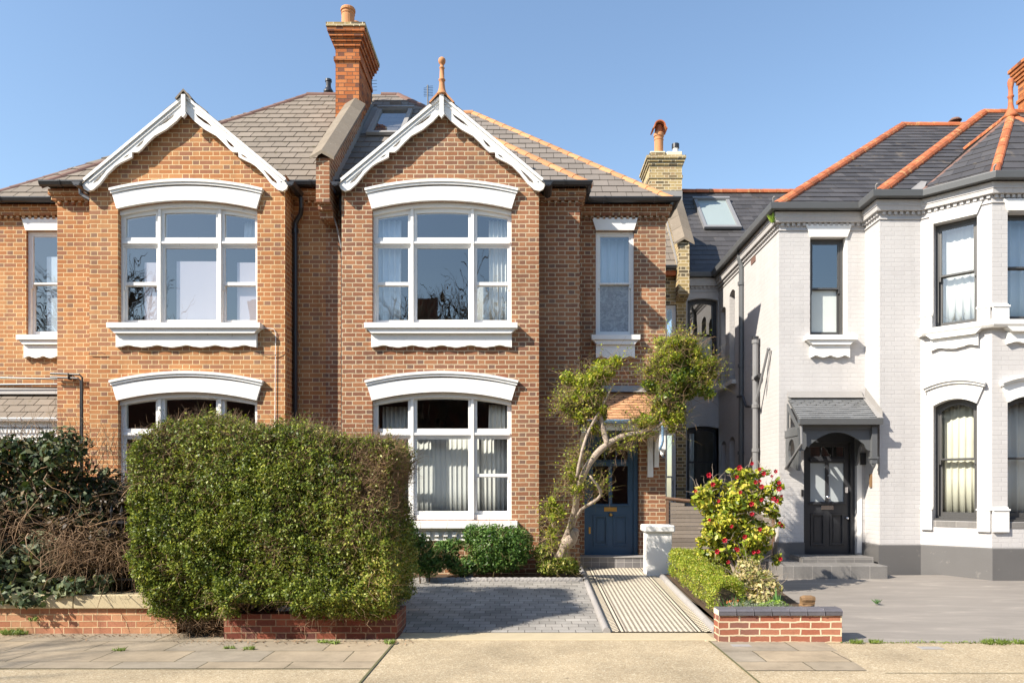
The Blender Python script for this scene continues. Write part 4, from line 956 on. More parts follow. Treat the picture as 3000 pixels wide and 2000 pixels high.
# windows
fc = front(cA)
sash(HC, fc, 5.064, 5.69, 4.41, 6.162, rec=.10, mat='frame_grey', glassm=('glass_sky', 'glass_frosted_plain'), label='charcoal sash window with frosted lower pane above the porch', mid=.49, depth=.03)
mb = MB(fc); mb.box(5.691, 5.729, -.139, -.001, 4.411, 6.161); mb.build('reveal', 'paint_white_brick', HC)
flat_lintel(HC, fc, 5.064, 5.715, 6.164, 6.39, .085); sill(HC, fc, 5.064, 5.74, 4.405, .085, .15, .11, .30, 5)
f1 = Fr(P0[4], (P0[5][0]-P0[4][0], P0[5][1]-P0[4][1])); f2 = front(cC)
for frm, a, b, lab in ((f1, .20, .85, 'left canted side of the bay'), (f2, 7.49+.25, 7.49+.98, 'front of the bay'), (f2, 7.49+1.46, 7.49+2.19, 'front of the bay, outer')):
    sash(HC, frm, a, b, 4.40, 6.14, rec=.13, mat='frame_grey', label='charcoal upper sash window, '+lab, glassm=('glass_calm', 'glass_calm'))
    flat_lintel(HC, frm, a, b, 6.152, 6.335, .08)
    sash(HC, frm, a, b, 1.20, 3.08, rise=.1, rec=.13, mat='frame_grey', label='charcoal arched lower sash window, '+lab, glassm=('glass_low', 'glass_low'), mid=.52)
    arch_lintel(HC, frm, a, b, 3.082, .1, .26, .045, .10)
    mb = MB(frm); mb.plate([(a-.08, 4.27), (a, 4.20), (b, 4.20), (b+.08, 4.27)][::-1], (), .001, .13); mb.plate(scallop(a-.03, b+.03, 4.01, 4.199, 3), (), .001, .06); mb.build('apron', 'paint_white', HC, bevel=.004)
    mb = MB(frm); mb.box(a+.002, b-.002, -.128, .01, 1.06, 1.155); mb.build('sill', 'tile_dark', HC)
    mb = MB(frm); mb.box(a+.003, b-.003, -.128, -.02, 1.156, 1.199); mb.build('sill', 'frame_grey', HC)
mb = MB(); sp = [(6.70, cB), P0[4], P0[5], P0[6], P0[7]]
mb.sweep(sp, [(0, 4.275), (.11, 4.275), (.14, 4.31), (.14, 4.385), (.02, 4.40), (0, 4.40)]); mb.build('sill_band', 'paint_white', HC)
def base(frm, a0, a1, z0, z1, out=.05):
    mb = MB(frm); mb.box(a0, a1, .001, out, z0, z1-.06); mb.box(a0-.012, a1+.012, .001, out+.015, z1-.059, z1-.03); mb.box(a0, a1, .001, out*.6, z1-.029, z1); mb.build('pier_base', 'paint_white', HC, bevel=.004)
for z0, z1 in ((4.402, 4.66), (1.0, 1.40)):
    base(f1, -.0+.02, .19, z0, z1); base(f1, .86, 1.065-.02, z0, z1); base(f2, 7.49+.02-.02, 7.49+.25, z0, z1); base(f2, 7.49+.99, 7.49+1.45, z0, z1)
# link and side windows
fl = front(17.55)
sash(HC, fl, X(2015, 17.55), X(2102, 17.55), Z(1085, 17.55), Z(881, 17.55), rise=.05, rec=.12, mat='paint_charcoal', label='dark sash window high in the recessed link', glassm=('glass_sky', 'glass_frosted_plain'), mid=.52)
sash(HC, fl, X(2013.5, 17.55), X(2105, 17.55), Z(1461, 17.55), Z(1255, 17.55), rise=.05, rec=.12, mat='paint_charcoal', label='dark sash window low in the recessed link', glassm=('glass_low', 'glass_low'), mid=.52)
mb = MB(fl); mb.box(X(2008, 17.55), X(2109, 17.55), -.1, .06, Z(1093, 17.55)-.05, Z(1087, 17.55)); mb.build('sill', 'paint_white_old', HC)
fs = Fr(P0[0], (0, -1))
for d0, d1, c0, c1 in ((17.32, 16.92, 4.05, 5.75), (16.62, 16.18, 4.05, 5.95), (17.3, 16.9, .9, 2.7), (16.6, 16.2, .9, 2.75)):
    sash(HC, fs, wv(d0)+.005, wv(d1)-.005, c0+.005, c1, rise=.08, rec=.12, mat='paint_charcoal', label='narrow dark window in the side wall', glassm=('glass_calm', 'glass_frosted_plain'))
mb = MB(fs)
for d0, d1 in ((17.40, 16.84), (16.70, 16.10)): mb.box(wv(d0), wv(d1), .001, .09, 3.95, 4.04)
mb.build('sill', 'paint_white', HC)
mb = MB(fs); mb.box(wv(15.0), wv(14.72), .001, .012, Z(768, 14.8), Z(750, 14.8)); mb.build('air_brick', 'ridge_brown', HC)
# roofs of C
k = .8; e = 6.66
mb = MB().mat('slate_dark')
h1a, h1b = (4.38, 13.22), (8.88, 17.72)
zr = e+k*4.5
SD = dict(gauge=.245, width=.27, th=.016, rag=.006, gap=.004)
slates(mb, [(4.38, 13.22, e), (13, 13.22, e), (13, 17.72, zr), (8.88, 17.72, zr)], **SD)
slates(mb, [(4.38, 13.22, e), (8.88, 17.72, zr), (4.38, 22.2, e)], **SD)
zr2 = e+k*4.57
slates(mb, [(5.92, 12.66, e), (14, 12.66, e), (14, 17.23, zr2), (10.49, 17.23, zr2)], **SD)
slates(mb, [(5.92, 12.66, e), (10.49, 17.23, zr2), (5.92, 21.8, e)], **SD)
ap = Vector((8.72, 13.5, Z(338, 13.5)))
T = [Vector((6.62, 12.68, e)), Vector((7.42, 11.90, e)), Vector((10.0, 11.90, e)), Vector((10.78, 12.68, e))]
for a, b in zip(T, T[1:]): slates(mb, [a, b, ap], gauge=.235, width=.33, th=.012, rag=.002, gap=.003)
slates(mb, [T[0], ap, (8.72, 15.3, ap.z)], **SD); slates(mb, [T[3], (8.72, 15.3, ap.z), ap], **SD)
mb.mat('slate_dark').sheet([(3.4, 17.40, e), (5.6, 17.40, e), (5.6, 20.7, 9.80), (3.4, 20.7, 9.80)])
slates(mb, [(3.4, 17.42, e), (8, 17.42, e), (8, 20.7, 9.85), (3.4, 20.7, 9.85)], gauge=.235, width=.27, th=.012, rag=.004, gap=.003)
mb.build('roof', None, HC)
for n_, a, b, r_ in (('hip_tiles', (4.40, 13.24, e+.02), (8.88, 17.72, zr), .115), ('ridge_tiles', (8.85, 17.72, zr), (12.5, 17.72, zr), .11), ('hip_tiles', (5.94, 12.68, e+.02), (10.49, 17.23, zr2), .115),
    ('ridge_tiles', (10.49, 17.23, zr2), (13, 17.23, zr2), .11), ('hip_tiles', T[1]+Vector((0, 0, .02)), ap, .075), ('hip_tiles', T[2]+Vector((0, 0, .02)), ap, .075), ('ridge_tiles', ap, (8.72, 15.3, ap.z), .10), ('ridge_tiles', (3.95, 20.72, 9.87), (8, 20.72, 9.87), .12)):
    tiles(HC, n_, 'terracotta_red', a, b, r_, .37, .03)
mb = MB(); ridge(mb, T[0]+Vector((.03, .03, .02)), ap, .06, .36, .03); mb.build('hip_tiles', 'ridge_brown', HC)
mb = MB(); mb.sheet([(6.42, 12.64, e+.02), (6.68, 12.64, e+.02), (7.0, 13.1, e+.02+k*.46), (6.9, 13.1, e+.03+k*.46)]); mb.build('flashing', 'lead', HC)
mb = MB(); mb.lathe([(r_*.72, z_*.9) for r_, z_ in [(.20, -.06), (.14, .02), (.085, .10), (.06, .20), (.055, .34), (.075, .36), (.075, .38), (.055, .40), (.052, .52), (.07, .60), (.075, .66), (.055, .72), (.02, .74)]], (ap.x, ap.y, ap.z), 16)
mb.build('finial', 'terracotta_red', HC, smooth=True)
gutter([(4.36, 17.6), (4.36, 13.20), (5.89, 13.20), (5.89, 12.64), (6.68, 12.64), (7.43, 11.89), (9.98, 11.89), (10.73, 12.64), (13, 12.64)], 6.69, mat='metal_grey', parent=HC, square=True)
gutter([(3.64, 17.40), (4.36, 17.40)], 6.69, mat='metal_grey', parent=HC, square=True)
mb = MB()      # ventilator cowl on the ridge, and small hip irons
vc = (X(2798, 18.4), 18.4, Z(372, 18.4)-.05); mb.tube([vc, (vc[0], vc[1], vc[2]+.07)], .10, 12)
for q in range(5): an = q*1.256; mb.tube([(vc[0]+.09*math.cos(an), vc[1]+.09*math.sin(an), vc[2]+.06), (vc[0]+.09*math.cos(an), vc[1]+.09*math.sin(an), vc[2]+.20)], .008, 5)
mb.lathe([(.145, 0), (.15, .02), (.10, .07), (.03, .09), (.0, .095)], (vc[0], vc[1], vc[2]+.18), 16); mb.build('roof_vent', 'ridge_brown', HC)
mb = MB()
for q in ((4.36, 13.16), (5.90, 12.60), (7.42, 11.86)): mb.tube([(q[0], q[1]+.05, 6.70), (q[0]-.02, q[1], 6.78), (q[0]-.01, q[1]-.03, 6.80)], .015, 6)
mb.build('hip_iron', 'kerb_stone', HC)
mb = MB().mat('brick_chimney'); a0, a1, d0, d1 = 11.54, 12.6, 15.4, 17.6; ztop = Z(236, 17.4)
mb.box(a0, a1, d0, d1, 8, ztop)
for q, ee in enumerate((.03, .06, .09, .12, .15)): mb.box(a0-ee, a1+ee, d0-ee, d1+ee, ztop+.0005+q*.08, ztop+.08+q*.08)
mb.box(a0-.03, a1+.03, d0-.03, d1+.03, ztop-.45, ztop-.37); c3 = mb.build('chimney', None, HC)
skylight(HC, 4.52, 5.46, 19.05, 20.28, lambda D: e+(D-17.42)*.9726+.03, .9726, 'glass_skylight', 'pipe_grey', True)
# yellow stock brick chimney on the link ridge
mb = MB().mat('brick_stock'); a0, a1, d0, d1 = 3.22, 4.06, 19.5, 20.6; zc = Z(484, 19.5)
mb.box(a0, a1, d0, d1, 8.2, zc+.001); mb.box(a0-.02, a1+.02, d0-.02, d1+.02, Z(522, 19.5), Z(514, 19.5))
for q, ee in enumerate((.03, .06, .09)): mb.box(a0-ee, a1+ee, d0-ee, d1+ee, zc+.002+q*.075, zc+.076+q*.075)
mb.box(a0+.0, a1-.4, d0+.02, d1-.02, zc+.23, zc+.33)
c2 = mb.build('chimney', None, HC); c2['label'] = 'yellow stock brick chimney behind the hipped roof'
mb = MB(); mb.box(a0-.02, a1+.02, d0+.0, d1, zc+.2275, zc+.26); mb.box(a0+.45, a1+.01, d0+.01, d1-.1, zc+.261, zc+.37); mb.box(a0+.02, a1-.42, d0+.03, d1-.1, zc+.331, zc+.38); mb.build('mortar_bed', 'mortar', c2, bevel=.03)
p_ = pot((X(1930, 19.9), 19.9, zc+.37), .64, .118, 'terracotta', c2)
mb = MB(); c = Vector((X(1930, 19.9), 19.9, zc+1.0)); mb.tube([c, c+Vector((0, 0, .14)), c+Vector((-.0, 0, .2))], [.115, .10, .10], 14)
mb.fr = Fr((c.x, c.y), (1, 0)); hw = lambda r_, t: (-r_*math.cos(t), c.z+.12+r_*math.sin(t)*1.05)
mb.plate([(-.20, c.z+.06)]+[hw(.155, math.pi*i/12) for i in range(13)]+[(.20, c.z+.06), (.17, c.z+.05)]+[hw(.125, math.pi*(12-i)/12) for i in range(13)]+[(-.17, c.z+.05)], (), -.18, .20)
mb.build('chimney_cowl', 'terracotta_red', c2)
mb = MB(); vx = X(1979, 20); mb.tube([(vx, 20, zc+.3), (vx, 20, zc+.68)], .075, 14); mb.build('flue', 'paint_white', c2)
mb = MB(); mb.tube([(vx, 20, zc+.66), (vx, 20, zc+.77)], .10, 16); mb.build('flue_cap', 'pipe_black', c2)
mb = MB(); mb.sheet([(a0-.01, d0-.004, 9.1), (a1+.01, d0-.004, 9.1), (a1+.01, d0-.004, 9.42), (a0-.01, d0-.004, 9.42)]); mb.sheet([(a0, 19.15, zf(0)*0+e+(19.15-17.42)*.9726+.05), (a1+.12, 19.15, e+(19.15-17.42)*.9726+.05), (a1+.12, 19.5, e+(19.5-17.42)*.9726+.05), (a0, 19.5, e+(19.5-17.42)*.9726+.05)]); mb.build('flashing', 'lead', HC)
# drainpipes on the side wall
pipe(HC, [(4.43, 15.55, 6.62), (4.43, 15.55, 6.45), (4.47, 15.55, 6.3), (4.46, 15.55, .2)], .055, 'metal_grey', (5.9, 4.2, 2.4))
xs = 4.42
pipe(HC, [(xs, 14.45, Z(988, 14.45)), (xs, 14.45, .2)], .055, 'pipe_grey', name='soil_pipe', collars=(Z(1006, 14.45), Z(1112, 14.45), Z(1195, 14.45), 2.4))
mb = MB(); mb.tube([(xs, 14.45, Z(1002, 14.45)), (xs, 14.45, Z(986, 14.45))], .066, 12); mb.tube([(xs, 14.40, Z(1110, 14.45)), (xs+.03, 14.25, Z(1104, 14.45))], .05, 12)
mb.tube([(4.40, 15.0, Z(1188, 14.9)), (4.40, 14.75, Z(1190, 14.7)), (4.41, 14.5, Z(1185, 14.45))], .026, 8); mb.build('waste_pipe', 'pipe_black', HC)
mb = MB(); mb.tube([(4.40, 15.6, Z(1160, 15.5)), (4.40, 15.2, Z(1162, 15.3)), (4.40, 15.0, Z(1190, 15.0))], .024, 8); mb.build('waste_pipe', 'pipe_black', HC)
mb = MB(); A1 = Vector((X(2214, 14.3), 14.3, Z(1182, 14.3))); B1 = Vector((X(2250, 13.75), 13.75, Z(1024, 13.75)))
mb.tube([A1, B1], .025, 8); mb.tube([B1, B1+Vector((.02, 0, .03))], .032, 8); mb.tube([A1-Vector((0, 0, .03)), A1+Vector((0, 0, .03))], .045, 8)
sg = [B1+Vector((.04, 0, 0))]+[B1+(Vector((A1.x+.16, A1.y-.1, A1.z-.1))-B1)*t+Vector((0, 0, -.10*math.sin(math.pi*t))) for t in (.25, .5, .75, 1)]
mb.tube(sg, .008, 5); tag(mb.build('wall_pole', 'pipe_grey'), 'slanting dark pole with a chain fixed to the side wall beside the soil pipe', 'pole')
# porch C
hC = hood(HC, 4.62, 5.95, cA, 12.66, 3.33, 2.86, 'tile_painted', 'x', 12, 'metal_grey', 'metal_grey', sq=True, shape=(7, 8, 9), x0t=4.66, x1t=5.98)
mb = MB(front(12.72)); 
mb.plate([(4.62, 2.70), (4.62, 2.34)]+[(4.72, 2.34), (4.76, 2.42), (4.80, 2.40)]+arc(4.82, 5.74, 2.44, .21, 12)+[(5.78, 2.36), (5.84, 2.33), (5.90, 2.30), (5.90, 2.70)], (), -.035, .0)
dentils(mb, [], .0, 0, 0)
mb.fr = Id(); dentils(mb, [(4.64, 12.72), (5.93, 12.72)], .02, 2.70, 2.735, .03, .03)
mb.box(5.84, 5.93, 12.66, 12.75, 2.12, 2.74); mb.box(5.825, 5.945, 12.645, 12.765, 2.20, 2.235); mb.lathe([(.005, -.09), (.03, -.05), (.045, 0)], (5.885, 12.705, 2.12), 8)
mb.box(4.61, 4.68, 12.73, cA, 2.60, 2.72)
mb.fr = Fr((4.645, cA), (0, -1)); mb.plate([(0, 2.05), (.25, 2.08), (.62, 2.0), (.66, 2.3), (.66, 2.60), (0, 2.60)], [[(.3+.16*math.cos(t*.5236), 2.36+.2*math.sin(t*.5236)) for t in range(12)]], -.02, .02)
mb.plate([(.05, 2.725), (.6, 2.725), (.05, 3.2)], [[(.10, 2.76), (.48, 2.76), (.10, 3.07)]], -.015, .015)
mb.fr = Fr((5.885, cA), (0, -1)); mb.plate([(0, 2.10), (.05, 2.15), (.15, 2.42), (.35, 2.55), (.62, 2.60), (.62, 2.72), (0, 2.72)], (), -.02, .02)
mb.build('bracket', 'metal_grey', hC)
pipe(hC, [(4.63, 12.62, 2.80), (4.64, 12.62, 2.45), (4.62, 12.7, 2.38), (4.60, 13.3, 2.05)], .022, 'pipe_grey')
mb = MB(); 
for q in range(11):
    d = 12.70+q*.06; zq = 2.90+q*.045; mb.sheet([(6.036, d, zq-.04), (6.036, d+.06, zq), (6.036, d+.06, zq+.16), (6.036, d, zq+.11)])
mb.sheet([(5.93, 12.66, 2.89), (6.035, 12.66, 2.89), (6.035, cA, 3.36), (5.96, cA, 3.36)]); mb.build('flashing', 'lead', hC)
f, d, fr, P, Q = door(HC, dc0+.0, dc1-.0, cA+.14, .50, 2.52, 'paint_charcoal', 'paint_charcoal', 'charcoal panelled front door with frosted glass', ztop=2.74, metal='chrome', frosty='glass_frosted_door', fan=True, gm='glass_calm')
knob(fr, P(.5), Q(.515), .035, 'chrome', d); knob(fr, P(.94), Q(.33), .028, 'chrome', d); knob(fr, P(.5), Q(.71), .012, 'chrome', d, 'door_viewer')
mb = MB(fr); mb.box(P(.90), P(.965), .001, .02, Q(.555), Q(.605)); mb.build('lock', 'chrome', d)
mb = MB(front(cA)); mb.box(dc1+.001, dc1+.085, .001, .012, .55, 2.62); mb.build('door_trim', 'paint_white', HC)
mb = MB(front(cA)); mb.box(dc0-.05, dc0-.015, .001, .03, 1.56, 1.68); tag(mb.build('doorbell', 'pipe_black', HC))
mb = MB(front(cA)); mb.box(X(2540, 13.35)-.12, X(2540, 13.35)-.02, .001, .05, 2.12, 2.33); mb.build('meter_box', 'pipe_black', HC)
mb = MB(Fr((6.04, 13.37), (0, -1))); mb.box(.22, .29, .001, .025, 1.72, 1.95); mb.build('intercom', 'clay_cowl', HC)
# steps at C
mb = MB(); mb.box(4.70, 5.92, 12.75, 13.335, .30, .53); mb.build('doorstep', 'tile_dark', HC, bevel=.006)
mb = MB(); mb.box(4.16, 5.87, 12.17, 12.748, .1, .445); mb.box(4.16, 4.69, 12.749, 13.33, .1, .445); mb.build('doorstep', 'tile_dark', HC, bevel=.006)

# rear part of house B seen through the gap: yellow brick wall, window, slate strip, parapet
mb = MB().mat('brick_stock')
wall_seg(mb, (2.535, 16.95), (3.62, 16.95), ZB, 6.5, [rect(.58, .87, 3.6, 5.85), rect(.58, .87, .9, 3.0)])
wall_seg(mb, (3.62, 16.95), (3.62, 17.54), ZB, 6.5)
mb.fr = Fr((3.62, 16.6), (0, 1)); mb.plate([(0, 6.0), (.35, 5.9), (3.0, 5.9), (3.0, 8.7), (1.25, 8.45), (0, 7.13)], (), -.24, 0)
mb.fr = Id(); mb.mat('terracotta_red').box(2.54, 3.37, 16.80, 16.94, 6.47, 6.57)
mb.build('rear_wall', None, HB)
mb = MB(); n = 4; xm = 3.50
for i in range(n):
    d0 = 16.54+1.3*i/n; d1 = 16.54+1.3*(i+1)/n-.01; z0, z1 = 7.13+(d0-16.6)*1.1, 7.13+(d1-16.6)*1.1; mb.rv = R.random()
    sec = lambda d, z: [mb.pw((xm-.22, d, z)), mb.pw((xm-.22, d, z+.05)), mb.pw((xm, d, z+.18)), mb.pw((xm+.22, d, z+.05)), mb.pw((xm+.22, d, z)), mb.pw((xm, d, z+.12))]
    A_, B_ = sec(d0, z0), sec(d1, z1)
    for q in range(6): mb.face((A_[q], A_[(q+1) % 6], B_[(q+1) % 6], B_[q]))
    mb.face(A_[::-1]); mb.face(B_)
mb.build('coping', 'coping_stone', HB)
mb = MB(); slates(mb, [(2.5, 16.8, 6.63), (3.38, 16.8, 6.63), (3.38, 18.8, 8.8), (2.5, 18.8, 8.8)], .3, .28); mb.build('roof', 'slate_mid', HB)
mb = MB(); mb.sheet([(3.372, 16.7, 6.6), (3.372, 18.8, 8.9), (3.372, 18.8, 9.1), (3.372, 16.7, 6.8)]); mb.build('flashing', 'lead', HB)
gutter([(2.55, 16.74), (3.36, 16.74)], 6.64, .06, parent=HB)
fr_ = front(16.95)
sash(HB, fr_, 2.535+.585, 2.535+.865, 3.61, 5.84, rec=.05, label='narrow window in the rear wall, upper', glassm=('glass_calm', 'glass_calm'), depth=.04)
sash(HB, fr_, 2.535+.585, 2.535+.865, .91, 2.99, rec=.05, label='narrow window in the rear wall, lower', glassm=('glass_calm', 'glass_calm'), depth=.04)

# curtains (each hangs inside a window: things of their own)
fb = front(DB)
CU = [(-2.56, -2.10, 4.45, 6.22, 'curtain_blue', 'white net curtain at the left of the clean upper bay window, middle house'),
      (-.62, -.27, 4.45, 6.22, 'curtain_white', 'cream curtain at the right of the clean upper bay window, middle house')]
for i, (a, b, c0, c1, m, lab) in enumerate(CU): curtain(fb, a, b, c0, c1, -.27, m, lab, 5, .028, i)
curtain(fb, -2.45, -2.0, 1.22, 3.10, -.45, 'curtain_white', 'white curtain in the left light of the ground floor bay window, middle house', 6, .03, 3)
curtain(fb, -2.02, -.80, 1.22, 2.60, -.40, 'curtain_white', 'drawn white curtain in the centre light of the ground floor bay window', 15, .009, 4)
curtain(fb, -.86, -.25, 1.22, 2.60, -.44, 'curtain_white', 'white curtain in the right light of the ground floor bay window, middle house', 8, .012, 5)
curtain(fb, -.62, -.27, 2.63, 3.12, -.30, 'curtain_white', 'short white curtain behind the top right pane of the ground floor bay window, middle house', 5, .022, 6)
curtain(fb, -4.78, -4.45, 5.86, 6.22, -.35, 'curtain_blue', 'pale curtain behind the top right pane of the left upper bay window', 5, .02, 6)
curtain(front(DD), 1.29, 1.94, 4.6, 6.28, -.28, 'curtain_blue', 'pale net curtain in the narrow upper window above the tiled porch', 5, .03, 7)
curtain(f1, .22, 1.0, 4.45, 6.08, -.30, 'curtain_white', 'white curtain in the canted upper bay window of the painted house', 7, .014, 8)
curtain(f1, .22, 1.0, 1.25, 3.1, -.30, 'curtain_cream', 'cream curtain in the canted lower bay window of the painted house', 8, .016, 9)
curtain(f2, 7.72, 8.5, 4.45, 6.1, -.32, 'curtain_blue', 'pale blue curtain in the front upper bay window at the right edge', 5, .03, 10)
curtain(f2, 7.72, 8.5, 1.25, 3.1, -.32, 'curtain_white', 'white curtain in the front lower bay window at the right edge', 4, .03, 11)
curtain(fl, 3.86, 4.0, .95, 3.0, -.3, 'curtain_white', 'thin white curtain at the left of the dark link window', 2, .02, 12)
def board(fr, a0, a1, c0, c1, b, mat, name, lab, cat, group=None):
    mb = MB(fr); mb.box(a0, a1, b-.01, b, c0, c1); return tag(mb.build(name, mat), lab, cat, group)
for i, (a0, a1, t, w_) in enumerate(((-6.44, -6.17, 5.50, 'left'), (-5.9, -5.17, 5.52, 'centre'), (-4.88, -4.5, 5.50, 'right'))):
    board(fb, a0+.02, a1, 4.46, t, -.22, 'blind_pink', 'window_blind', 'pale pinkish blind in the %s light of the flaking upper bay window' % w_, 'window blind', 'blinds in the left upper bay window')
board(front(DD), -8.80, -8.36, 4.5, 5.95, -.2, 'curtain_blue', 'window_blind', 'pale blind in the narrow upper window at the far left', 'window blind')
mb = MB(); mb.fr = fb; mb.plate([(-.90, 4.5), (-.58, 4.5), (-.58, 4.86)]+[(-.74+.16*math.cos(t*math.pi/10), 4.86+.26*math.sin(t*math.pi/10)) for t in range(1, 10)]+[(-.90, 4.86)], (), -.33, -.31); tag(mb.build('table_mirror', 'curtain_white'), 'pale arch-topped mirror back standing inside the middle upper bay window', 'mirror')
mb = MB(f2); mb.box(7.8, 8.6, -.8, -.35, 1.15, 1.75); tag(mb.build('sofa', 'coping_cream', None, bevel=.05), 'mustard seat back seen inside the lower bay window at the right edge', 'sofa')

# aerials
def aerial(x, D, z0, z1, lab, n=7, sg=1):
    mb = MB(); mb.tube([(x, D, z0), (x, D, z1)], .016, 6)
    for i in range(n): z = z1-.03-i*(z1-z0)*.55/n; mb.tube([(x-.09*sg*(1 if i else .4), D, z), (x+.12*sg, D, z+.01)], .005, 4)
    tag(mb.build('aerial', 'pipe_black'), lab, 'aerial', 'television aerials on the roofs')
aerial(X(1253, 16.9), 16.9, 10.3, Z(250, 16.9), 'thin upright aerial behind the gable with the terracotta finial')
aerial(X(1088, 16.2), 16.2, 10.0, Z(233, 16.2), 'small aerial poking out beside the tall orange chimney', 4)

# ------------------------------------------------------------ ground
def quad(name, pts, mat, z=None, kind='structure'):
    mb = MB(); mb.sheet(pts); return tag(mb.build(name, mat), kind=kind)
S = 150
quad('ground', [(-S, -S, -.12), (S, -S, -.12), (S, S, -.12), (-S, S, -.12)], 'soil')
quad('road', [(-S, -5, -.10), (S, -5, -.10), (S, .5, -.10), (-S, .5, -.10)], 'asphalt')
mb = MB(); mb.box(-40, 40, .5, .62, -.11, .0); tag(mb.build('road_kerb', 'kerb_stone'), kind='structure')
quad('pavement', [(-40, .62, 0), (40, .62, 0), (40, 8.95, 0), (-40, 8.95, 0)], 'aggregate')
quad('flagstones', [(-14, 7.08, .006), (-1.456, 7.08, .006), (-1.456, 8.80, .006), (-14, 8.80, .006)], 'flagstone')
quad('flagstones', [(2.05, 7.0, .006), (3.18, 7.0, .006), (3.30, 8.32, .006), (2.05, 8.40, .006)], 'flagstone')
mb = MB(); mb.box(-1.45, 2.12, 8.40, 8.80, -.05, .012); mb.box(2.0, 2.12, 8.35, 8.399, -.05, .012); tag(mb.build('threshold_kerb', 'concrete_cream', bevel=.006), kind='structure')
def sl(D): return .015+(D-8.80)*.078
quad('driveway', [(-3.3, 8.80, sl(8.8)), (.96, 8.80, sl(8.8)), (.96, 11.8, sl(11.8)), (-3.3, 11.8, sl(11.8))], 'paver_grey')
quad('garden_bed', [(-3.3, 11.79, .27), (.96, 11.79, .27), (.96, 13.7, .30), (-3.3, 13.7, .30)], 'soil')
quad('garden_bed', [(-14, 8.95, .2), (-3.29, 8.95, .2), (-3.29, 13.7, .3), (-14, 13.7, .3)], 'soil')
# tiled path: chequer field, dark lines, small chequer margins
mb = MB(); zq = lambda D: .02+(D-8.82)*.0632
def strip(x0, x1, m): mb.mat(m).sheet([(x0, 8.82, zq(8.82)), (x1, 8.82, zq(8.82)), (x1, 13.26, zq(13.26)), (x0, 13.26, zq(13.26))])
xs_ = [1.0, 1.10, 1.122, 1.15, 1.172, 2.01, 2.032, 2.06, 2.082, 2.19]
for (a, b), m in zip(zip(xs_, xs_[1:]), ['small_check', 'tile_black', 'tile_cream', 'tile_black', 'mosaic', 'tile_black', 'tile_cream', 'tile_black', 'small_check']): strip(a, b, m)
tag(mb.build('tiled_path'), kind='structure')
def kerbrun(path, w, h, lab, rope=False, seglen=.5):
    mb = MB(); 
    for p, q in zip(path, path[1:]):
        p, q = Vector(p), Vector(q); n = max(1, round((q-p).length/seglen))
        for i in range(n):
            a = p+(q-p)*(i/n); b = p+(q-p)*((i+1)/n-.004/(q-p).length); mb.rv = R.random()
            d = (b-a).normalized(); s_ = Vector((d.y, -d.x, 0)).normalized(); m_ = 8; steps = 14 if rope else 2; prev = None
            for k in range(steps+1):
                t = k/steps; c = a+(b-a)*t; ring = []
                for j in range(m_+1):
                    an = math.pi*j/m_; rr = 1+(.10*math.sin(an*3+t*seglen/.05*6.283/2) if rope else 0)
                    ring.append(mb.pw(c+s_*(math.cos(an)*w/2*rr)+Vector((0, 0, -.05+(h*.45)+math.sin(an)*h*.6*rr))))
                ring = [mb.pw(c+s_*w/2-Vector((0, 0, .06)))]+ring+[mb.pw(c-s_*w/2-Vector((0, 0, .06)))]
                if prev:
                    for j in range(len(ring)-1): mb.face((prev[j], prev[j+1], ring[j+1], ring[j]))
                elif k == 0: mb.face(ring)
                prev = ring
            mb.face(prev[::-1])
    return tag(mb.build('edging_kerb', 'kerb_stone'), lab, 'kerb', 'kerbs edging the path and drive')
mb = MB()
for xj, ya in ((-1.447, 2.0), (2.04, 2.0)): mb.sheet([(xj-.011, ya, .009), (xj+.011, ya, .009), (xj+.011, 8.38, .009), (xj-.011, 8.38, .009)])
for yj, xa, xb_ in ((6.9, 3.3, 14), (8.26, 3.3, 14), (7.05, -14, -1.46)): mb.sheet([(xa, yj-.006, .008), (xb_, yj-.006, .008), (xb_, yj+.006, .008), (xa, yj+.006, .008)])
tag(mb.build('pavement_joint', 'moss_joint'), kind='structure')
kerbrun([(.95, 8.80, .03), (.95, 13.2, .33)], .09, .09, 'long grey rounded kerb between the paved drive and the chequered path')
kerbrun([(2.24, 8.80, .03), (2.24, 12.35, .26)], .10, .09, 'grey rounded kerb between the chequered path and the box hedge')
kerbrun([(-2.6, 11.80, .27), (.90, 11.80, .27)], .08, .08, 'rope-twist edging along the back of the paved drive', True)
# drive of house C
quad('driveway', [(3.50, 8.30, .0), (16, 8.30, .0), (16, 12.9, .262), (3.50, 12.4, .255)], 'grey_paving')
quad('driveway', [(2.6, 9.6, .065), (3.52, 9.6, .065), (3.52, 13.5, .26), (2.6, 13.5, .26)], 'grey_paving')
quad('garden_bed', [(2.28, 8.45, .10), (3.52, 8.45, .10), (3.75, 11.9, .27), (2.28, 12.4, .29)], 'soil')
quad('side_passage', [(2.5, 12.35, .27), (4.6, 12.35, .27), (4.6, 17.6, .35), (2.5, 17.6, .35)], 'grey_paving')
mb = MB(); mb.box(X(2700, 7.95), X(2765, 7.95), 7.93, 8.06, -.01, .007); tag(mb.build('access_cover', 'kerb_stone'), 'small grey metal cover in the pavement near the bottom right', 'access cover', 'small covers set in the pavement')
mb = MB(); mb.box(X(2140, 8.15), X(2195, 8.15), 8.05, 8.16, -.01, .0095); tag(mb.build('access_cover', 'kerb_stone'), 'small grey metal cover in the flagstones in front of the short brick wall', 'access cover', 'small covers set in the pavement')

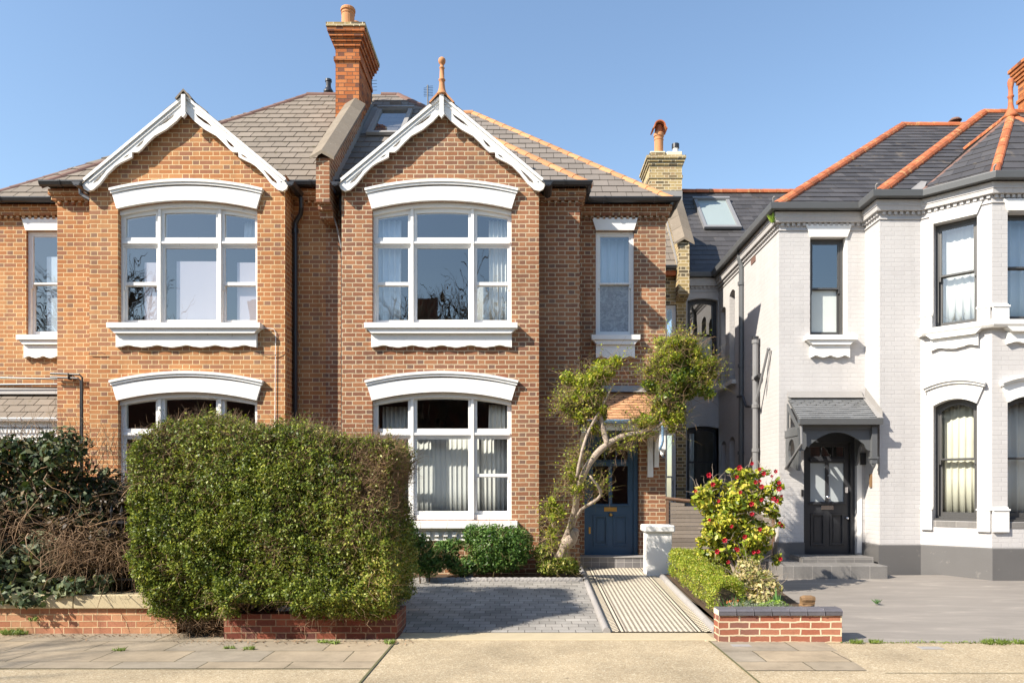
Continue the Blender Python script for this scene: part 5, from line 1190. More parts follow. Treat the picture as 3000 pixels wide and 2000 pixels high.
# ------------------------------------------------------------ garden walls
gw = thing('garden_wall', 'low pinkish brick wall with cream stone coping under the dark shrub at far left', 'garden wall', 'low front garden walls')
mb = MB(); mb.box(-14, -4.08, 8.78, 9.0, -.05, .30); mb.build('brickwork', 'brick_wall_pink', gw)
mb = MB()
for i in range(9): x1 = -4.02-i*1.25; mb.rv = R.random(); mb.box(x1-1.244, x1, 8.74, 9.04, .301, .46)
mb.build('coping', 'coping_cream', gw, bevel=.008)
gw = thing('garden_wall', 'low dark red brick wall under the big clipped hedge', 'garden wall', 'low front garden walls')
mb = MB(); mb.box(-3.40, -1.45, 8.46, 8.68, -.05, .285); mb.box(-1.67, -1.45, 8.681, 9.1, -.05, .285); mb.build('brickwork', 'brick_wall_dark', gw)
gw = thing('garden_wall', 'short red brick wall with blue-grey coping bricks in front of the flower bed', 'garden wall', 'low front garden walls')
mb = MB(); mb.box(2.135, 3.495, 8.30, 8.52, -.05, .295); mb.build('brickwork', 'brick_wall_new', gw)
mb = MB(); mb.box(2.132, 3.498, 8.305, 8.515, .296, .352); mb.build('mortar_bed', 'mortar', gw)
mb = MB(); n = 7
for i in range(n):
    a = 2.13+1.37*i/n+.006; b = 2.13+1.37*(i+1)/n-.006; mb.rv = R.random(); mb.fr = Fr((a, 8.28), (0, 1))
    mb.plate([(0, .297), (.24, .297), (.24, .345), (.21, .368), (.03, .368), (0, .345)], (), -.0, b-a) if False else mb.plate([(0, .297), (.24, .297), (.24, .345), (.21, .368), (.03, .368), (0, .345)], (), 0, b-a)
mb.build('coping', 'coping_blue', gw, bevel=.004)
pil = thing('gate_pillar', 'white painted brick pillar with flat cap beside the chequered path', 'pillar')
mb = MB(); mb.box(2.015, 2.43, 12.48, 12.86, .1, .97); mb.box(1.995, 2.45, 12.46, 12.88, .1, .40) if False else None; mb.build('shaft', 'paint_white_brick', pil, bevel=.008)
mb = MB(); mb.box(1.97, 2.475, 12.43, 12.91, .971, 1.09); mb.build('cap', 'paint_white_brick', pil, bevel=.02)
mb = MB(); mb.box(.80, .93, 13.12, 13.22, .2, .52); mb.build('x', 'paint_white_brick') if False else None
# slatted side gate
gt = thing('side_gate', 'weathered grey slatted timber gate closing the passage between the houses', 'gate')
n = 17; zt = lambda x: Z(1457, 13.62)-.015-(x-2.54)*.11
mb = MB()
for i in range(n):
    z0 = .30+i*.072; mb.rv = R.random(); x1 = 4.46
    xe = min(x1, 2.54+(Z(1457, 13.62)-.05-(z0+.066))/.11) if z0+.066 > zt(x1)-.03 else x1
    if xe > 2.6: mb.box(2.59, xe, 13.60, 13.62, z0, z0+.066)
mb.build('slats', 'wood_grey', gt)
mb = MB(); mb.box(2.54, 2.588, 13.58, 13.64, .28, zt(2.54)-.03); mb.box(4.46, 4.505, 13.58, 13.64, .28, zt(4.46)-.03)
mb.tube([(2.53, 13.60, zt(2.53)), (4.5, 13.60, zt(4.5))], .032, 8); mb.build('gate_frame', 'wood_brown', gt)
# iron railing on the left wall
rl = thing('iron_railing', 'black iron railing standing on the cream coping behind the dark shrub', 'railing')
mb = MB(); mb.box(-7.5, -4.06, 8.97, 9.0, .60, .63); mb.box(-7.5, -4.06, 8.97, 9.0, 1.28, 1.31); mb.build('rail', 'pipe_black', rl)
for i in range(28):
    x = -4.10-i*.122; mb = MB(); mb.tube([(x, 8.985, .46), (x, 8.985, 1.40)], .009, 6); mb.tube([(x, 8.985, 1.38), (x, 8.985, 1.42), (x, 8.985, 1.50)], [.008, .022, .002], 6); mb.build('baluster', 'pipe_black', rl)
# clay cowl behind the wall
cw = thing('clay_cowl', 'small brown clay cowl with rounded hood behind the short brick wall', 'clay ornament')
mb = MB(); cx, cd = X(2363, 8.75), 8.75; mb.lathe([(.085, 0), (.09, .10), (.085, .27), (.088, .30), (.07, .31)], (cx, cd, .05), 14); mb.build('base', 'clay_cowl', cw)
mb = MB(); mb.tube([(cx-.075, cd-.03, .405), (cx-.04, cd-.03, .412), (cx+.04, cd-.03, .412), (cx+.075, cd-.03, .405)], [.042, .050, .050, .044], 10); mb.box(cx-.07, cx+.072, cd-.07, cd+.03, .361, .41); mb.build('hood', 'clay_cowl', cw)
# white block and air brick low behind the drive edging
mb = MB(); mb.box(X(1345, 12.0), X(1385, 12.0), 12.0, 12.15, .2, .42); tag(mb.build('stone_block', 'lead'), 'pale block lying in the bed under the ground floor bay window', 'block')

# ------------------------------------------------------------ planting
def C3(dx, dy, D): return tuple(W(dx, dy, D))
# big clipped hedge ------------------------------------
hg = thing('hedge', 'large clipped green privet hedge with a dead brown patch, in front of the brick houses', 'hedge')
x0, x1, y0, y1, z0, z1 = -4.45, -1.50, 8.62, 9.95, .26, 2.50
def hedge_pts(N, jit=.09):
    out = []; nor = []
    def lump(p): return .04*np.sin(p[:, [0]]*2.9+1.1)*np.sin(p[:, [2]]*2.3+.4)+.05*np.sin(p[:, [0]]*6.1+p[:, [2]]*4.7)+.03*np.sin(p[:, [2]]*11+p[:, [0]]*9)
    def topz(x): return z1-.02*((x-x0)/3)-.06*np.clip((x+3.7), 0, 3)-.13*np.clip((x+2.5), 0, 1)**1.0-.30*np.clip((x0+.35-x)/.35, 0, 1)**2-.025*np.sin(x*2.1+1)
    nf, nt, nr, nl = int(N*.56), int(N*.16), int(N*.18), int(N*.10)
    x = NR.uniform(x0, x1, nf); z = z0+(NR.random(nf))*(topz(x)-z0)
    low = (x > -3.4) & (x < -2.6); z = np.where((z < .50) & low, z+.22, z)
    zlow = .33+.18*np.clip((x+4.55)/.5, 0, 1)*0; p = np.stack([x, np.full(nf, y0)+.10*((z-1.4)**2)*.25, z], 1); b = np.tile([0, -1, .35], (nf, 1)); out.append((p, b))
    x = NR.uniform(x0, x1, nt); y = NR.uniform(y0, y1, nt); p = np.stack([x, y, topz(x)], 1); out.append((p, np.tile([0, -.1, 1.], (nt, 1))))
    y = NR.uniform(y0, y1, nr); z = NR.uniform(z0+.05, z1-.15, nr); p = np.stack([np.full(nr, x1)+.05*np.sin(z*4), y, z], 1); out.append((p, np.tile([1, -.2, .3], (nr, 1))))
    y = NR.uniform(y0, y1, nl); z = NR.uniform(z0+.1, z1-.3, nl); p = np.stack([np.full(nl, x0)+.22*((z-1.3)/1.2)**2, y, z], 1); out.append((p, np.tile([-1, -.2, .3], (nl, 1))))
    P = np.concatenate([o[0] for o in out]); B = nrm(np.concatenate([o[1] for o in out]).astype(float))
    zt_ = topz(P[:, 0]); C_ = np.stack([np.full(len(P), (x0+x1)/2), np.full(len(P), (y0+y1)/2), (z0+zt_)/2], 1)
    H_ = np.stack([np.full(len(P), (x1-x0)/2), np.full(len(P), (y1-y0)/2), (zt_-z0)/2], 1); u_ = np.abs((P-C_)/H_); pw = 34.0
    s_ = (np.sum(u_**pw, 1, keepdims=True))**(1/pw); rd = np.where(P[:, [2]] > 1.0, s_, 1.0); P = C_+(P-C_)/rd
    P[:, 0] += np.where(P[:, 0] < x0+1.0, .26*np.clip((1.25-P[:, 2])/1.0, 0, 1), 0); P[:, 1] -= np.where(P[:, 1] < y0+.5, .16*np.exp(-((P[:, 2]-.5)/.22)**2)*(P[:, 0] > -3.4), 0)
    bul = np.clip((P[:, 2]-.1)/1.0, 0, 1); P[:, 1] -= np.where(P[:, 1] < y0+.5, .36*np.sin(np.pi*np.clip((P[:, 2]+.15)/2.6, 0, 1))**.7, 0)
    X_, Y_, Z_ = P[:, [0]], P[:, [1]], P[:, [2]]; hf = np.sin(X_*17+3*np.sin(Z_*7))*np.sin(Z_*15+2*np.sin(X_*9)+Y_*13)+.6*np.sin(X_*37+Z_*21+2*np.sin(Z_*13))*np.sin(Z_*33-X_*12+Y_*29)
    P = P+B*lump(P)+B*hf*.065-B*(NR.random((len(P), 1))**1.3)*.30+NR.normal(size=P.shape)*.016
    return P, B
P_, B_ = hedge_pts(260000)
dead = np.exp(-(((P_[:, 0]+1.68)/.52)**2+((P_[:, 2]-1.75)/.55)**2))+.55*np.exp(-(((P_[:, 0]+2.6)/.5)**2+((P_[:, 2]-1.1)/.35)**2))*.6+.45*np.clip((P_[:, 2]-1.9)/.5, 0, 1)+.35*np.exp(-(((P_[:, 0]+3.9)/.5)**2+((P_[:, 2]-1.9)/.35)**2))
dead = dead+.30*np.sin(P_[:, 0]*7+P_[:, 2]*5)*np.sin(P_[:, 2]*8+2)*.6
keep = NR.random(len(P_)) > dead*.86
yellow = np.clip((P_[:, 0]+2.3)/.7, 0, 1)*np.clip((1.5-P_[:, 2])/1., 0, 1)
Pk, Bk = P_[keep], B_[keep]; rn = np.clip(NR.random(len(Pk))*.86+yellow[keep]*.25+.10*np.sin(Pk[:, 0]*5)*np.sin(Pk[:, 2]*6), 0, 1)
leaves(Pk, .0275, Bk, 'leaf_privet', hg, 'foliage', .58, 1.0, rn)
q = NR.random(len(P_)) < np.clip(dead, 0, 1)*.30
leaves(P_[q]-B_[q]*.03, .03, B_[q], 'leaf_privet_brown', hg, 'dry_foliage', .5, 1.0)
q = NR.random(len(P_)) < (.035+np.clip(dead, 0, 1)*.24)
twigs(P_[q]-B_[q]*.16, B_[q]+NR.normal(size=(q.sum(), 3))*.7, .24, .0035, 'twig_dead', hg, 'twigs', 3, .4)
q = NR.choice(len(P_), 900, replace=False); q = q[P_[q][:, 2] > 2.2]
twigs(P_[q], np.array([[0, -.1, 1.]])+NR.normal(size=(len(q), 3))*.4, .16, .0028, 'twig_green', hg, 'twigs', 3, .3)
qq = P_[q]+np.array([0, 0, .08]); leaves(np.repeat(qq, 3, 0)+NR.normal(size=(len(qq)*3, 3))*.03, .03, np.tile([0, 0, 1.], (len(qq)*3, 1)), 'leaf_privet', hg, 'foliage', .5, 1)
mb = MB(); mb.box(x0+.32, x1-.26, y0+.27, y1-.2, z0+.25, z1-.42); core = mb.build('shade_core', 'bark_dark', hg)  # solid dark box, its colour standing in for shade deep in the hedge
mb = MB()
for i in range(26):
    x = R.uniform(-4.0, -3.05) if i < 16 else R.uniform(-3.0, -1.8); y = R.uniform(8.75, 9.3) if i > 15 else R.uniform(8.62, 8.95)
    limb(mb, [(x, y, 0), (x+R.uniform(-.12, .12), y, .25), (x+R.uniform(-.3, .3), y+.1, .6), (x+R.uniform(-.4, .4), y+.15, 1.0)], [.018, .015, .012, .008], 5)
mb.build('stems', 'bark_dark', hg)
n = 500; Ps = np.stack([NR.uniform(-3.95, -3.2, n), NR.uniform(8.5, 8.8, n), NR.uniform(.02, .4, n)], 1); twigs(Ps, NR.normal(size=(n, 3))+np.array([0, -.2, .1]), .22, .004, 'twig_dead', hg, 'twigs', 4, .6)
n = 900; Ps = np.stack([NR.uniform(-4.4, -1.6, n), NR.uniform(8.55, 8.75, n), NR.uniform(.28, .55, n)], 1); keep = (Ps[:, 0] < -3.5) | (NR.random(n) < .5)
leaves(Ps[keep], .032, np.tile([0, -1, .3], (keep.sum(), 1)), 'leaf_privet', hg, 'foliage', .55, .9)

# dark shrub at far left --------------------------------
sh = thing('shrub', 'dark large-leaved overgrown shrub tangled with dead brown stems at the far left', 'shrub')
D = 9.3
lst = clumpy([((-6.3, 9.3, 2.0), (.85, .5, .50)), ((-5.75, 9.2, 1.95), (.6, .5, .48)), ((-6.0, 9.0, 1.5), (.8, .3, .4)), ((-5.25, 9.4, 1.68), (.42, .4, .42)), ((-6.6, 9.0, 1.1), (.5, .35, .7)), ((-6.9, 9.1, 1.5), (.6, .4, .8)), ((-4.95, 9.3, 1.50), (.22, .25, .38)), ((-5.35, 9.1, 1.55), (.4, .25, .3))], 5, .4)
P_, B_ = blobs(lst, 8500, .2); leaves(P_, .078, B_, 'leaf_laurel', sh, 'foliage', .55, .7)
P_, B_ = blobs(lst, 4500, .3); leaves(P_, .060, B_, 'leaf_plum', sh, 'foliage', .5, .8)
lst = [((-6.1, 8.95, .80), (.55, .22, .42)), ((-6.4, 8.8, .85), (.42, .2, .45)), ((-5.35, 8.85, .56), (.36, .14, .14)), ((-4.95, 8.85, .62), (.14, .12, .12)), ((-5.9, 8.70, .50), (.5, .1, .18)), ((-6.6, 8.7, .5), (.4, .1, .2)), ((-5.3, 8.72, .50), (.25, .08, .10)), ((-4.97, 9.5, 1.62), (.16, .18, .42))]
P_, B_ = blobs(clumpy(lst, 4, .5), 2200, .2); leaves(P_, .088, B_+np.array([0, -.4, .2]), 'leaf_laurel_light', sh, 'foliage', .55, .6)
P_, B_ = blobs(clumpy([((-5.4, 9.15, 1.35), (.6, .35, .35)), ((-5.2, 9.1, 1.0), (.55, .3, .35)), ((-6.2, 9.1, 1.4), (.6, .3, .5))], 5, .45), 7500, .1); leaves(P_, .055, B_+np.array([0, -.3, .2]), 'leaf_plum', sh, 'foliage', .5, .9)
n = 1500; P_, B_ = blobs([((-5.35, 9.0, 1.12), (.50, .35, .30)), ((-5.2, 8.95, .98), (.50, .3, .30)), ((-4.8, 9.0, .98), (.35, .25, .25)), ((-6.2, 9.1, 1.25), (.45, .3, .35))], n, .2)
twigs(P_, NR.normal(size=(len(P_), 3))+np.array([.35, -.2, -.45]), .40, .0042, 'twig_dead', sh, 'twigs', 5, .45, .12)
n = 120; P_, B_ = blobs([((-5.6, 9.1, 1.2), (.9, .3, .7)), ((-6.6, 9.0, 1.2), (.5, .3, .7))], n, .2)
twigs(P_, NR.normal(size=(len(P_), 3))+np.array([.2, -.2, .3]), .9, .009, 'twig_dead', sh, 'twigs', 6, .3, .1)
n = 160; P_, B_ = blobs([((-5.9, 9.4, 2.2), (1.0, .4, .2)), ((-5.2, 9.4, 1.95), (.4, .3, .3))], n, .3)
twigs(P_, NR.normal(size=(len(P_), 3))*.5+np.array([0, 0, 1.]), .40, .004, 'twig_dead', sh, 'twigs', 5, .3)
mb = MB()
for i in range(22):
    x = R.uniform(-6.9, -4.7); limb(mb, [(x, 9.35, .2), (x+R.uniform(-.2, .2), 9.35, .8), (x+R.uniform(-.4, .4), 9.3, 1.4), (x+R.uniform(-.5, .5), 9.35, 1.8)], [.022, .018, .014, .006], 5)
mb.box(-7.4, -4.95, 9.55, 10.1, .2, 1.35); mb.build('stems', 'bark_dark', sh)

# flowering tree over the porch --------------------------
tr = thing('tree', 'leaning pale-trunked tree with yellow-green leaf clumps in front of the tiled porch', 'tree')
D = 12.25; mb = MB()
tk = lambda pts, rr, n=10: limb(mb, [C3(x, y, d-.75*min(1, max(0, (1285-y)/190))) for x, y, d in pts], rr, n, 4, .01)
tk([(1280, 1300, 12.25), (1300, 1245, 12.25), (1318, 1185, 12.2), (1325, 1140, 12.2), (1345, 1078, 12.2), (1382, 1030, 12.2), (1425, 1004, 12.25), (1478, 992, 12.3), (1505, 975, 12.35), (1530, 940, 12.4), (1550, 885, 12.4)],
   [.10, .078, .058, .055, .052, .048, .045, .040, .032, .026, .016])
tk([(1298, 1250, 12.2), (1315, 1238, 12.1), (1322, 1215, 12.1)], [.10, .085, .05])
tk([(1395, 1022, 12.2), (1382, 970, 12.25), (1376, 920, 12.25), (1392, 860, 12.3)], [.045, .035, .028, .015])
tk([(1325, 1095, 12.15), (1336, 1040, 12.1), (1352, 990, 12.15), (1382, 935, 12.2), (1410, 880, 12.2)], [.026, .024, .022, .02, .012])
tk([(1316, 1205, 12.15), (1335, 1170, 12.1), (1380, 1136, 12.0), (1355, 1092, 12.0)], [.03, .026, .024, .012])
tk([(1520, 950, 12.3), (1540, 930, 12.3), (1575, 900, 12.3)], [.022, .018, .01]); tk([(1508, 985, 12.3), (1530, 960, 12.3), (1545, 925, 12.35)], [.02, .018, .012])
tk([(1290, 1262, 12.3), (1272, 1220, 12.3), (1268, 1170, 12.3)], [.02, .016, .008])
mb.build('trunk', 'bark_pale', tr, smooth=True)
s = 11.55*1.27551/F
def cl(x, y, rx, ry, D=11.55, rd=None): return (C3(x, y, D), (rx*s, (rd or (rx+ry)/2)*s, ry*s))
pale = [cl(1385, 850, 42, 38), cl(1340, 885, 42, 40), cl(1362, 925, 42, 30), cl(1335, 950, 35, 25), cl(1325, 910, 35, 30), cl(1440, 1003, 26, 12), cl(1365, 985, 16, 14), cl(1332, 1055, 10, 10), cl(1318, 1085, 18, 30), cl(1325, 1120, 16, 20), cl(1272, 1175, 26, 30), cl(1268, 1230, 16, 30),
        cl(1535, 815, 46, 36), cl(1590, 830, 42, 34), cl(1492, 850, 14, 12), cl(1520, 930, 24, 45), cl(1490, 965, 34, 22), cl(1420, 1028, 18, 8), cl(1620, 870, 20, 25), cl(1550, 785, 34, 16), cl(1518, 900, 20, 28), cl(1565, 800, 50, 26), cl(1605, 860, 34, 30), cl(1545, 960, 26, 30), cl(1520, 850, 30, 30), cl(1300, 925, 14, 18), cl(1375, 1120, 10, 7)]
dark = [cl(1560, 865, 62, 42), cl(1530, 895, 45, 30), cl(1600, 890, 34, 32), cl(1545, 920, 35, 26), cl(1350, 905, 34, 22), cl(1375, 950, 30, 16), cl(1325, 930, 24, 18), cl(1478, 1000, 22, 10)]
pale = clumpy(pale, 6, .40); dark = clumpy(dark, 5, .42)
P_, B_ = blobs(pale, 32000, .1); leaves(P_, .044, B_, 'leaf_tree', tr, 'foliage', .5, 1.0)
P_, B_ = blobs(dark, 14000, .2); leaves(P_, .045, B_, 'leaf_tree_dark', tr, 'foliage', .55, .9)
P_, B_ = blobs(pale+dark, 800, .05); twigs(P_, B_+NR.normal(size=(len(P_), 3))*.6+np.array([0, 0, .25]), .28, .004, 'twig_dead', tr, 'twigs', 5, .35)
# stray shoots with leaves beyond the outline
P_, B_ = blobs(pale, 210, .9); B_[:, 2] += .35; V0 = P_+B_*.0; twigs(V0, B_, .32, .003, 'twig_green', tr, 'twigs', 4, .2)
LP = np.concatenate([V0+nrm(B_)*t for t in (.06, .12, .18, .24)]); leaves(LP+NR.normal(size=LP.shape)*.015, .034, np.tile([0, -.5, .5], (len(LP), 1)), 'leaf_tree', tr, 'foliage', .5, 1)

# low shrubs in the bed ---------------------------------
def bush(name, lab, lst, N, size, mat, aspect=.5, spread=.8, tw=150, twl=.25, shell=.4, twm='twig_green', core=True):
    o = thing(name, lab, 'shrub'); P_, B_ = blobs(lst, N, shell); leaves(P_, size, B_+np.array([0, -.2, .3]), mat, o, 'foliage', aspect, spread)
    if tw: P_, B_ = blobs(lst, tw, .1); twigs(P_, B_+np.array([0, 0, .4]), twl, .004, twm, o, 'twigs', 4, .3)
    mb = MB()
    for c, r in lst[:4]:
        limb(mb, [(c[0], c[1], max(.15, c[2]-r[2]-.15)), (c[0]+R.uniform(-.05, .05), c[1], c[2]-r[2]*.3), (c[0]+R.uniform(-.1, .1), c[1], c[2]+r[2]*.4)], [.014, .010, .004], 5)
    mb.build('stems', 'bark_dark', o); return o
s = 12.0*1.27551/F; D = 12.0
c_ = lambda x, y, rx, ry, D=12.0: (C3(x, y, D), (rx*D*1.27551/F, (rx+ry)*.4*D*1.27551/F, ry*D*1.27551/F))
bush('shrub', 'rounded glossy green shrub below the ground floor bay window', [c_(1130, 1250, 65, 48), c_(1180, 1255, 48, 50), c_(1090, 1225, 28, 24), c_(1150, 1285, 62, 30), c_(1105, 1290, 40, 28)], 11500, .052, 'leaf_choisya', .36, .9, 150)
bush('shrub', 'dark shrub in shade between the clipped hedge and the bay window', [c_(965, 1270, 32, 48, 11.6), c_(985, 1300, 32, 25, 11.7), c_(940, 1240, 22, 50, 11.4), c_(1060, 1300, 34, 24, 11.9), c_(1020, 1275, 36, 34, 12.0), c_(1040, 1250, 30, 14, 12.1)], 8500, .05, 'leaf_choisya', .4, .9)
bush('shrub', 'low green shrub around the foot of the leaning tree', [c_(1265, 1300, 35, 22), c_(1300, 1298, 30, 20), c_(1245, 1270, 20, 24), c_(1318, 1308, 16, 12)], 4200, .04, 'leaf_privet', .5, .9)
# camellia ----------------------------------------------
cm = thing('camellia', 'tall camellia bush with red flowers between the two driveways', 'camellia'); D = 11.0
cl2 = lambda x, y, rx, ry, D=11.0: (C3(x, y, D), (rx*D*1.27551/F, (rx+ry)*.42*D*1.27551/F, ry*D*1.27551/F))
lst = [cl2(1690, 1130, 50, 40), cl2(1665, 1170, 60, 45), cl2(1725, 1150, 48, 45), cl2(1690, 1210, 75, 50), cl2(1740, 1230, 45, 45), cl2(1640, 1230, 45, 40), cl2(1690, 1265, 70, 30), cl2(1625, 1130, 24, 26), cl2(1770, 1130, 22, 24), cl2(1705, 1085, 35, 18), cl2(1780, 1180, 14, 14), cl2(1640, 1110, 18, 16), cl2(1786, 1115, 12, 16), cl2(1790, 1145, 12, 12), cl2(1790, 1203, 12, 8), cl2(1785, 1285, 14, 14), cl2(1745, 1085, 20, 16), cl2(1605, 1135, 16, 14)]
P_, B_ = blobs(clumpy(lst, 5, .42), 8000, .2); leaves(P_, .072, B_+np.array([0, -.2, .3]), 'leaf_camellia', cm, 'foliage', .55, .85)
P_, B_ = blobs(lst, 260, .0); twigs(P_, B_+np.array([0, 0, .5]), .16, .005, 'bark_pale', cm, 'twigs', 4, .3)
mb = MB()
for i in range(7): x = R.uniform(1660, 1720); limb(mb, [C3(1695, 1335, 11.0), C3((1695+x)/2, 1290, 11.0), C3(x, 1240, 10.95), C3(x+R.uniform(-40, 40), 1170, 11.0)], [.025, .018, .012, .006], 6)
mb.build('stems', 'bark_pale', cm, smooth=True)
fl_ = [(1628, 1091), (1637, 1112), (1597, 1127), (1698, 1074), (1727, 1064), (1744, 1077), (1754, 1087), (1692, 1095), (1745, 1104), (1735, 1107), (1772, 1093), (1781, 1082), (1749, 1117), (1700, 1130), (1749, 1147), (1726, 1157), (1727, 1180), (1629, 1193), (1664, 1240), (1689, 1259), (1694, 1262), (1647, 1266), (1731, 1268), (1741, 1266), (1672, 1290), (1790, 1200), (1796, 1206), (1789, 1122), (1795, 1138), (1776, 1145), (1783, 1150), (1792, 1283), (1745, 1215), (1680, 1208), (1710, 1232), (1765, 1225), (1650, 1150), (1789, 1108)]
for i, (x, y) in enumerate(fl_):
    c = Vector(C3(x, y, 10.62 if abs(x-1695) < 60 else 10.85)); mb = MB(); r = R.uniform(.018, .036)
    for ring, (n_, rr, tl) in enumerate(((6, r, .25), (5, r*.75, .7), (4, r*.45, 1.15))):
        for k in range(n_):
            an = 6.283*k/n_+ring*.5+i; d = Vector((math.cos(an)*math.cos(tl), -math.sin(tl), math.sin(an)*math.cos(tl))); t = Vector((-math.sin(an), 0, math.cos(an))); mb.rv = R.random()
            a = c+d*r*.15; mb.sheet([a, a+d*rr*.7+t*rr*.5, a+d*rr*1.15+Vector((0, -.25*rr, 0)), a+d*rr*.7-t*rr*.5])
    mb.build('flower', 'petal_red', cm)
# variegated shrub, box hedge and small plants ------------
bush('shrub', 'pale cream variegated shrub below the camellia', [c_(1730, 1330, 55, 28, 10.0), c_(1690, 1345, 40, 28, 9.9), c_(1760, 1350, 38, 25, 9.9), c_(1720, 1300, 30, 20, 10.1), c_(1745, 1380, 40, 18, 9.8)], 2300, .058, 'leaf_variegated', .5, .9, 120, .22, .35, 'bark_pale')
bx = thing('box_hedge', 'low clipped yellow-green box hedge running beside the chequered path', 'hedge')
def boxleaf(path, w, z0f, h, N):
    seg = [(Vector(a), Vector(b)) for a, b in zip(path, path[1:])]; tot = sum((b-a).length for a, b in seg); P_, B_ = [], []
    for a, b in seg:
        m = int(N*(b-a).length/tot); t = NR.random((m, 1)); d = np.array((b-a).normalized()); sd = np.array([d[1], -d[0], 0]); base = np.array(a)+t*np.array(b-a)
        an = NR.uniform(-.35, math.pi+.35, (m, 1)); f_ = lambda v: np.sign(v)*np.abs(v)**.55
        cx, cz = f_(np.cos(an)), f_(np.sin(an)); lump = 1+.10*np.sin(t*23)+.06*np.sin(t*51+2)
        p = base+sd*cx*w/2*lump+np.array([0, 0, 1])*(h*.5+cz*h*.5*lump); P_.append(p); B_.append(sd*cx+np.array([0, 0, 1.])*cz)
    P_, B_ = np.concatenate(P_), np.concatenate(B_); P_ -= B_*(NR.random((len(P_), 1))**1.5)*.06; P_ += NR.normal(size=P_.shape)*.012
    leaves(P_, .021, B_, 'leaf_box', bx, 'foliage', .6, .9)
boxleaf([(2.47, 9.05, .10), (2.43, 11.9, .28)], .36, 0, .47, 30000); boxleaf([(2.35, 12.0, .30), (3.45, 11.9, .30)], .42, 0, .42, 13000)
mb = MB(); mb.box(2.37, 2.55, 9.15, 11.9, .1, .42); mb.box(2.4, 3.35, 11.85, 12.0, .2, .56); mb.build('shade_core', 'bark_dark', bx)  # dark filler boxes in place of the shaded inside of the box hedge
def blades(lab, cx, cy, z, n, H, wdt, mat, spreadr, cat='plant', name='plant', lean=.4, group=None):
    mb = MB()
    for i in range(n):
        a = R.uniform(0, 6.283); r_ = R.random()*spreadr; b = Vector((cx+math.cos(a)*r_, cy+math.sin(a)*r_, z)); h = H*R.uniform(.6, 1.1); l = R.uniform(.1, lean)*h; d = Vector((math.cos(a), math.sin(a), 0)); t = Vector((-d.y, d.x, 0)); mb.rv = R.random()
        p = [b-t*wdt*.5, b+t*wdt*.5, b+d*l*.35+Vector((0, 0, h*.55))+t*wdt*.5, b+d*l+Vector((0, 0, h)), b+d*l*.35+Vector((0, 0, h*.55))-t*wdt*.5]; mb.sheet(p)
    return tag(mb.build(name, mat), lab, cat, group)
blades('upright broad green tulip leaves at the right end of the flower bed', X(2275, 9.1), 9.1, .14, 9, .38, .05, 'leaf_iris', .07, name='tulip', cat='tulip', lean=.25)
blades('narrow green daffodil leaves in the middle of the flower bed', X(2155, 9.0), 9.1, .13, 40, .30, .014, 'leaf_iris', .16, name='daffodil', cat='daffodil')
o = thing('plant', 'bright lime green low plant beside the tulip leaves', 'plant'); P_, B_ = blobs([((X(2270, 8.9), 8.85, .27), (.17, .12, .12)), ((X(2235, 8.9), 8.9, .25), (.12, .1, .10))], 1500, .3); leaves(P_, .028, B_+np.array([0, 0, .5]), 'leaf_lime', o, 'foliage', .8, .7)
o = thing('plant', 'silvery grey-green mat plant spilling behind the short brick wall', 'plant'); P_, B_ = blobs([((2.55, 8.72, .28), (.25, .13, .12)), ((2.85, 8.70, .29), (.28, .12, .11)), ((3.05, 8.72, .26), (.16, .1, .09))], 4200, .3); leaves(P_, .034, B_+np.array([0, 0, .8]), 'leaf_silver', o, 'foliage', .16, .8)
o = thing('flowers', 'small orange wallflowers beside the box hedge', 'flowers'); P_, B_ = blobs([((X(2140, 9.2), 9.2, .30), (.12, .12, .08))], 160, .3); leaves(P_, .03, B_+np.array([0, -.5, .5]), 'petal_orange', o, 'petals', .9, .6)
P_, B_ = blobs([((X(2135, 9.2), 9.22, .24), (.16, .14, .12))], 600, .3); leaves(P_, .035, B_, 'leaf_iris', o, 'foliage', .4, .8)
# grass and weeds: tufts too many to count
def tufts(lst, name='weeds'):
    P_, Dd = [], []
    for x, y, z, r_, n, h in lst:
        a = NR.uniform(0, 6.283, n); q = NR.random(n)**.5*r_; P_.append(np.stack([x+q*np.cos(a), y+q*np.sin(a)*.5, np.full(n, z)], 1)); Dd.append(np.stack([np.cos(a)*.5, np.sin(a)*.5-.1, np.full(n, 1.)], 1)*h)
    P_, Dd = np.concatenate(P_), np.concatenate(Dd); H = np.linalg.norm(Dd, axis=1, keepdims=True); leaves(P_+Dd*.5, 0.05, np.tile([0, -1., .2], (len(P_), 1)), 'leaf_grass', None, name, .14, .4)
    n = len(P_); t = nrm(np.cross(Dd, np.array([0, 1., .1])))*.003; tip = P_+Dd*(.5+NR.random((n, 1))*.7)
    V = np.stack([P_-t, P_+t, tip], 1).reshape(-1, 3); o = mesh_np(name, V, np.arange(n*3).reshape(n, 3), 'leaf_grass'); return o
G = [(X(38, 8.72), 8.70, 0, .10, 160, .09), (X(65, 8.72), 8.72, 0, .06, 60, .06), (X(97, 8.74), 8.74, .16, .04, 40, .06), (X(387, 8.1), 7.85, .006, .06, 40, .03), (X(690, 8.1), 7.95, .006, .05, 40, .03), (X(750, 8.1), 7.9, .006, .05, 50, .04),
     (X(950, 8.3), 8.25, .006, .05, 40, .04), (X(985, 8.3), 8.2, .006, .05, 50, .04), (X(1147, 8.3), 8.2, .006, .05, 60, .05), (X(2488, 8.4), 8.24, 0, .07, 60, .05), (X(2570, 8.2), 8.25, 0, .07, 50, .05), (X(2920, 8.2), 8.22, 0, .16, 150, .06), (X(2990, 8.2), 8.22, 0, .06, 50, .06)]
G += [(X(2480, 8.3)+i*.12, 8.27, 0, .07, 7, .02) for i in range(26)]
o1 = tufts(G); tag(o1, kind='stuff')
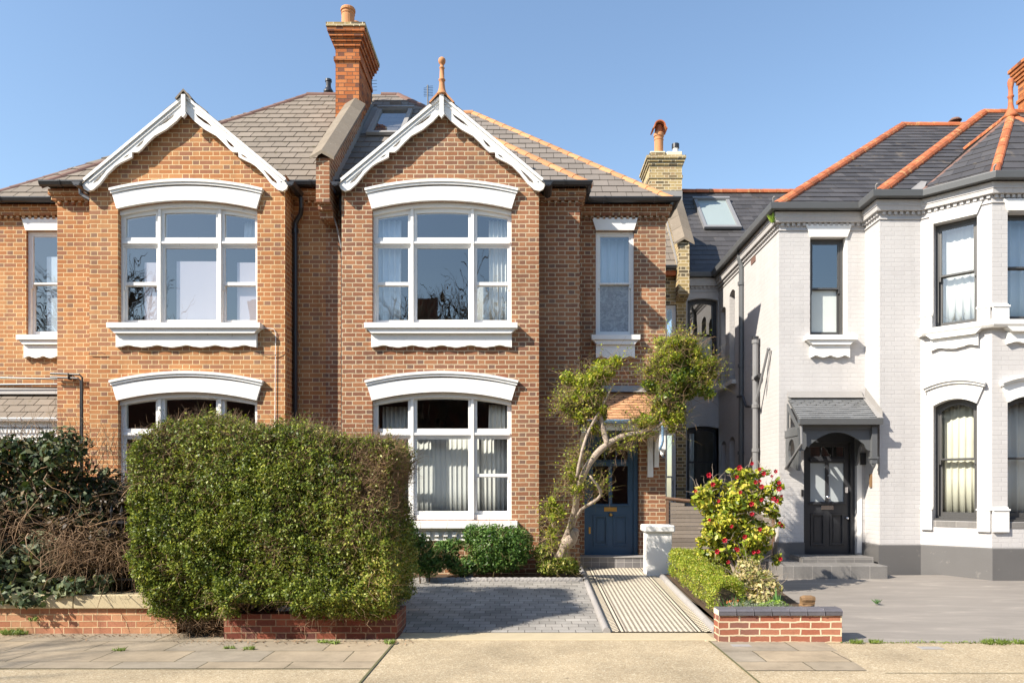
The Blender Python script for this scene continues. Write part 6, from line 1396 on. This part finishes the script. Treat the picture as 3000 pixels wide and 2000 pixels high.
for o in bpy.data.objects:
    if o.name.startswith('weeds'): o['kind'] = 'stuff'
blades('single green weed growing in a joint of the grey drive', X(2570, 10.2), 10.2, .135, 22, .07, .012, 'leaf_iris', .03, name='weed', cat='weed', lean=1.4)
blades('small green weed rooted in the gutter corner of the painted house', 4.40, 13.35, 6.42, 22, .16, .02, 'leaf_lime', .04, name='weed', cat='weed', lean=.9)
# fallen leaves
n = 420; P_ = np.stack([NR.uniform(-6.5, -1.2, n), 8.35-np.abs(NR.normal(size=n))*.12, np.full(n, .014)], 1); P_[:, 1] = np.where(P_[:, 0] < -3.9, P_[:, 1]+.36, P_[:, 1])
o = leaves(P_, .03, np.tile([0, 0, 1.], (n, 1)), 'twig_dead', None, 'fallen_leaves', .5, .25); o['kind'] = 'stuff'

# ------------------------------------------------------------ the other side of the street, seen in the window glass
def bare_tree(x, y, H, lab, seed):
    rr = random.Random(seed); o = thing('bare_tree', lab, 'tree', 'bare street trees reflected in the windows'); mb = MB()
    def grow(p, d, L, r, lev):
        q = p+d*L*.5+Vector((rr.uniform(-.1, .1), rr.uniform(-.1, .1), 0))*L; e_ = p+d*L+Vector((rr.uniform(-.1, .1), rr.uniform(-.1, .1), .05))*L
        mb.tube([p, q, e_], [r, r*.8, r*.6], 6 if lev < 2 else 3, False)
        if lev == 6: return
        for k in range(3 if lev else 5):
            a = rr.uniform(0, 6.283); nd = (d+Vector((math.cos(a), math.sin(a), rr.uniform(.0, .5)))*rr.uniform(.35, .75)).normalized(); grow(p+(e_-p)*rr.uniform(.6, 1), nd, L*rr.uniform(.65, .88), r*.62, lev+1)
    grow(Vector((x, y, -.1)), Vector((0, 0, 1)), H*.24, H*.013, 0); mb.build('trunk', 'bark_dark', o)
bare_tree(-14.8, -1.2, 13.5, 'bare tree beyond the left edge, reflected in the left upper bay window', 3)
bare_tree(-4.2, -5, 12.5, 'bare tree reflected in the middle upper bay window', 5)
bare_tree(-1.9, -6, 11.5, 'second bare tree reflected in the middle upper bay window', 8)
op = thing('terrace_house', 'dark brick terrace across the street, seen only as reflections', 'house')
mb = MB(); mb.box(-40, 40, -19, -9, -.1, 6.6); mb.build('wall', 'brick_wall_dark', op)
mb = MB(); mb.sheet([(-40, -8.8, 6.6), (40, -8.8, 6.6), (40, -13, 9.5), (-40, -13, 9.5)]); mb.sheet([(-40, -19, 6.6), (40, -19, 6.6), (40, -13, 9.5), (-40, -13, 9.5)]); mb.build('roof', 'slate_dark', op)
mb = MB()
for x in (-31, -22, -13.5, -4.9, 4.2, 13, 22, 31): mb.box(x-.45, x+.45, -13.5, -12.4, 9, 11.2)
mb.build('chimney', 'brick_wall_dark', op)
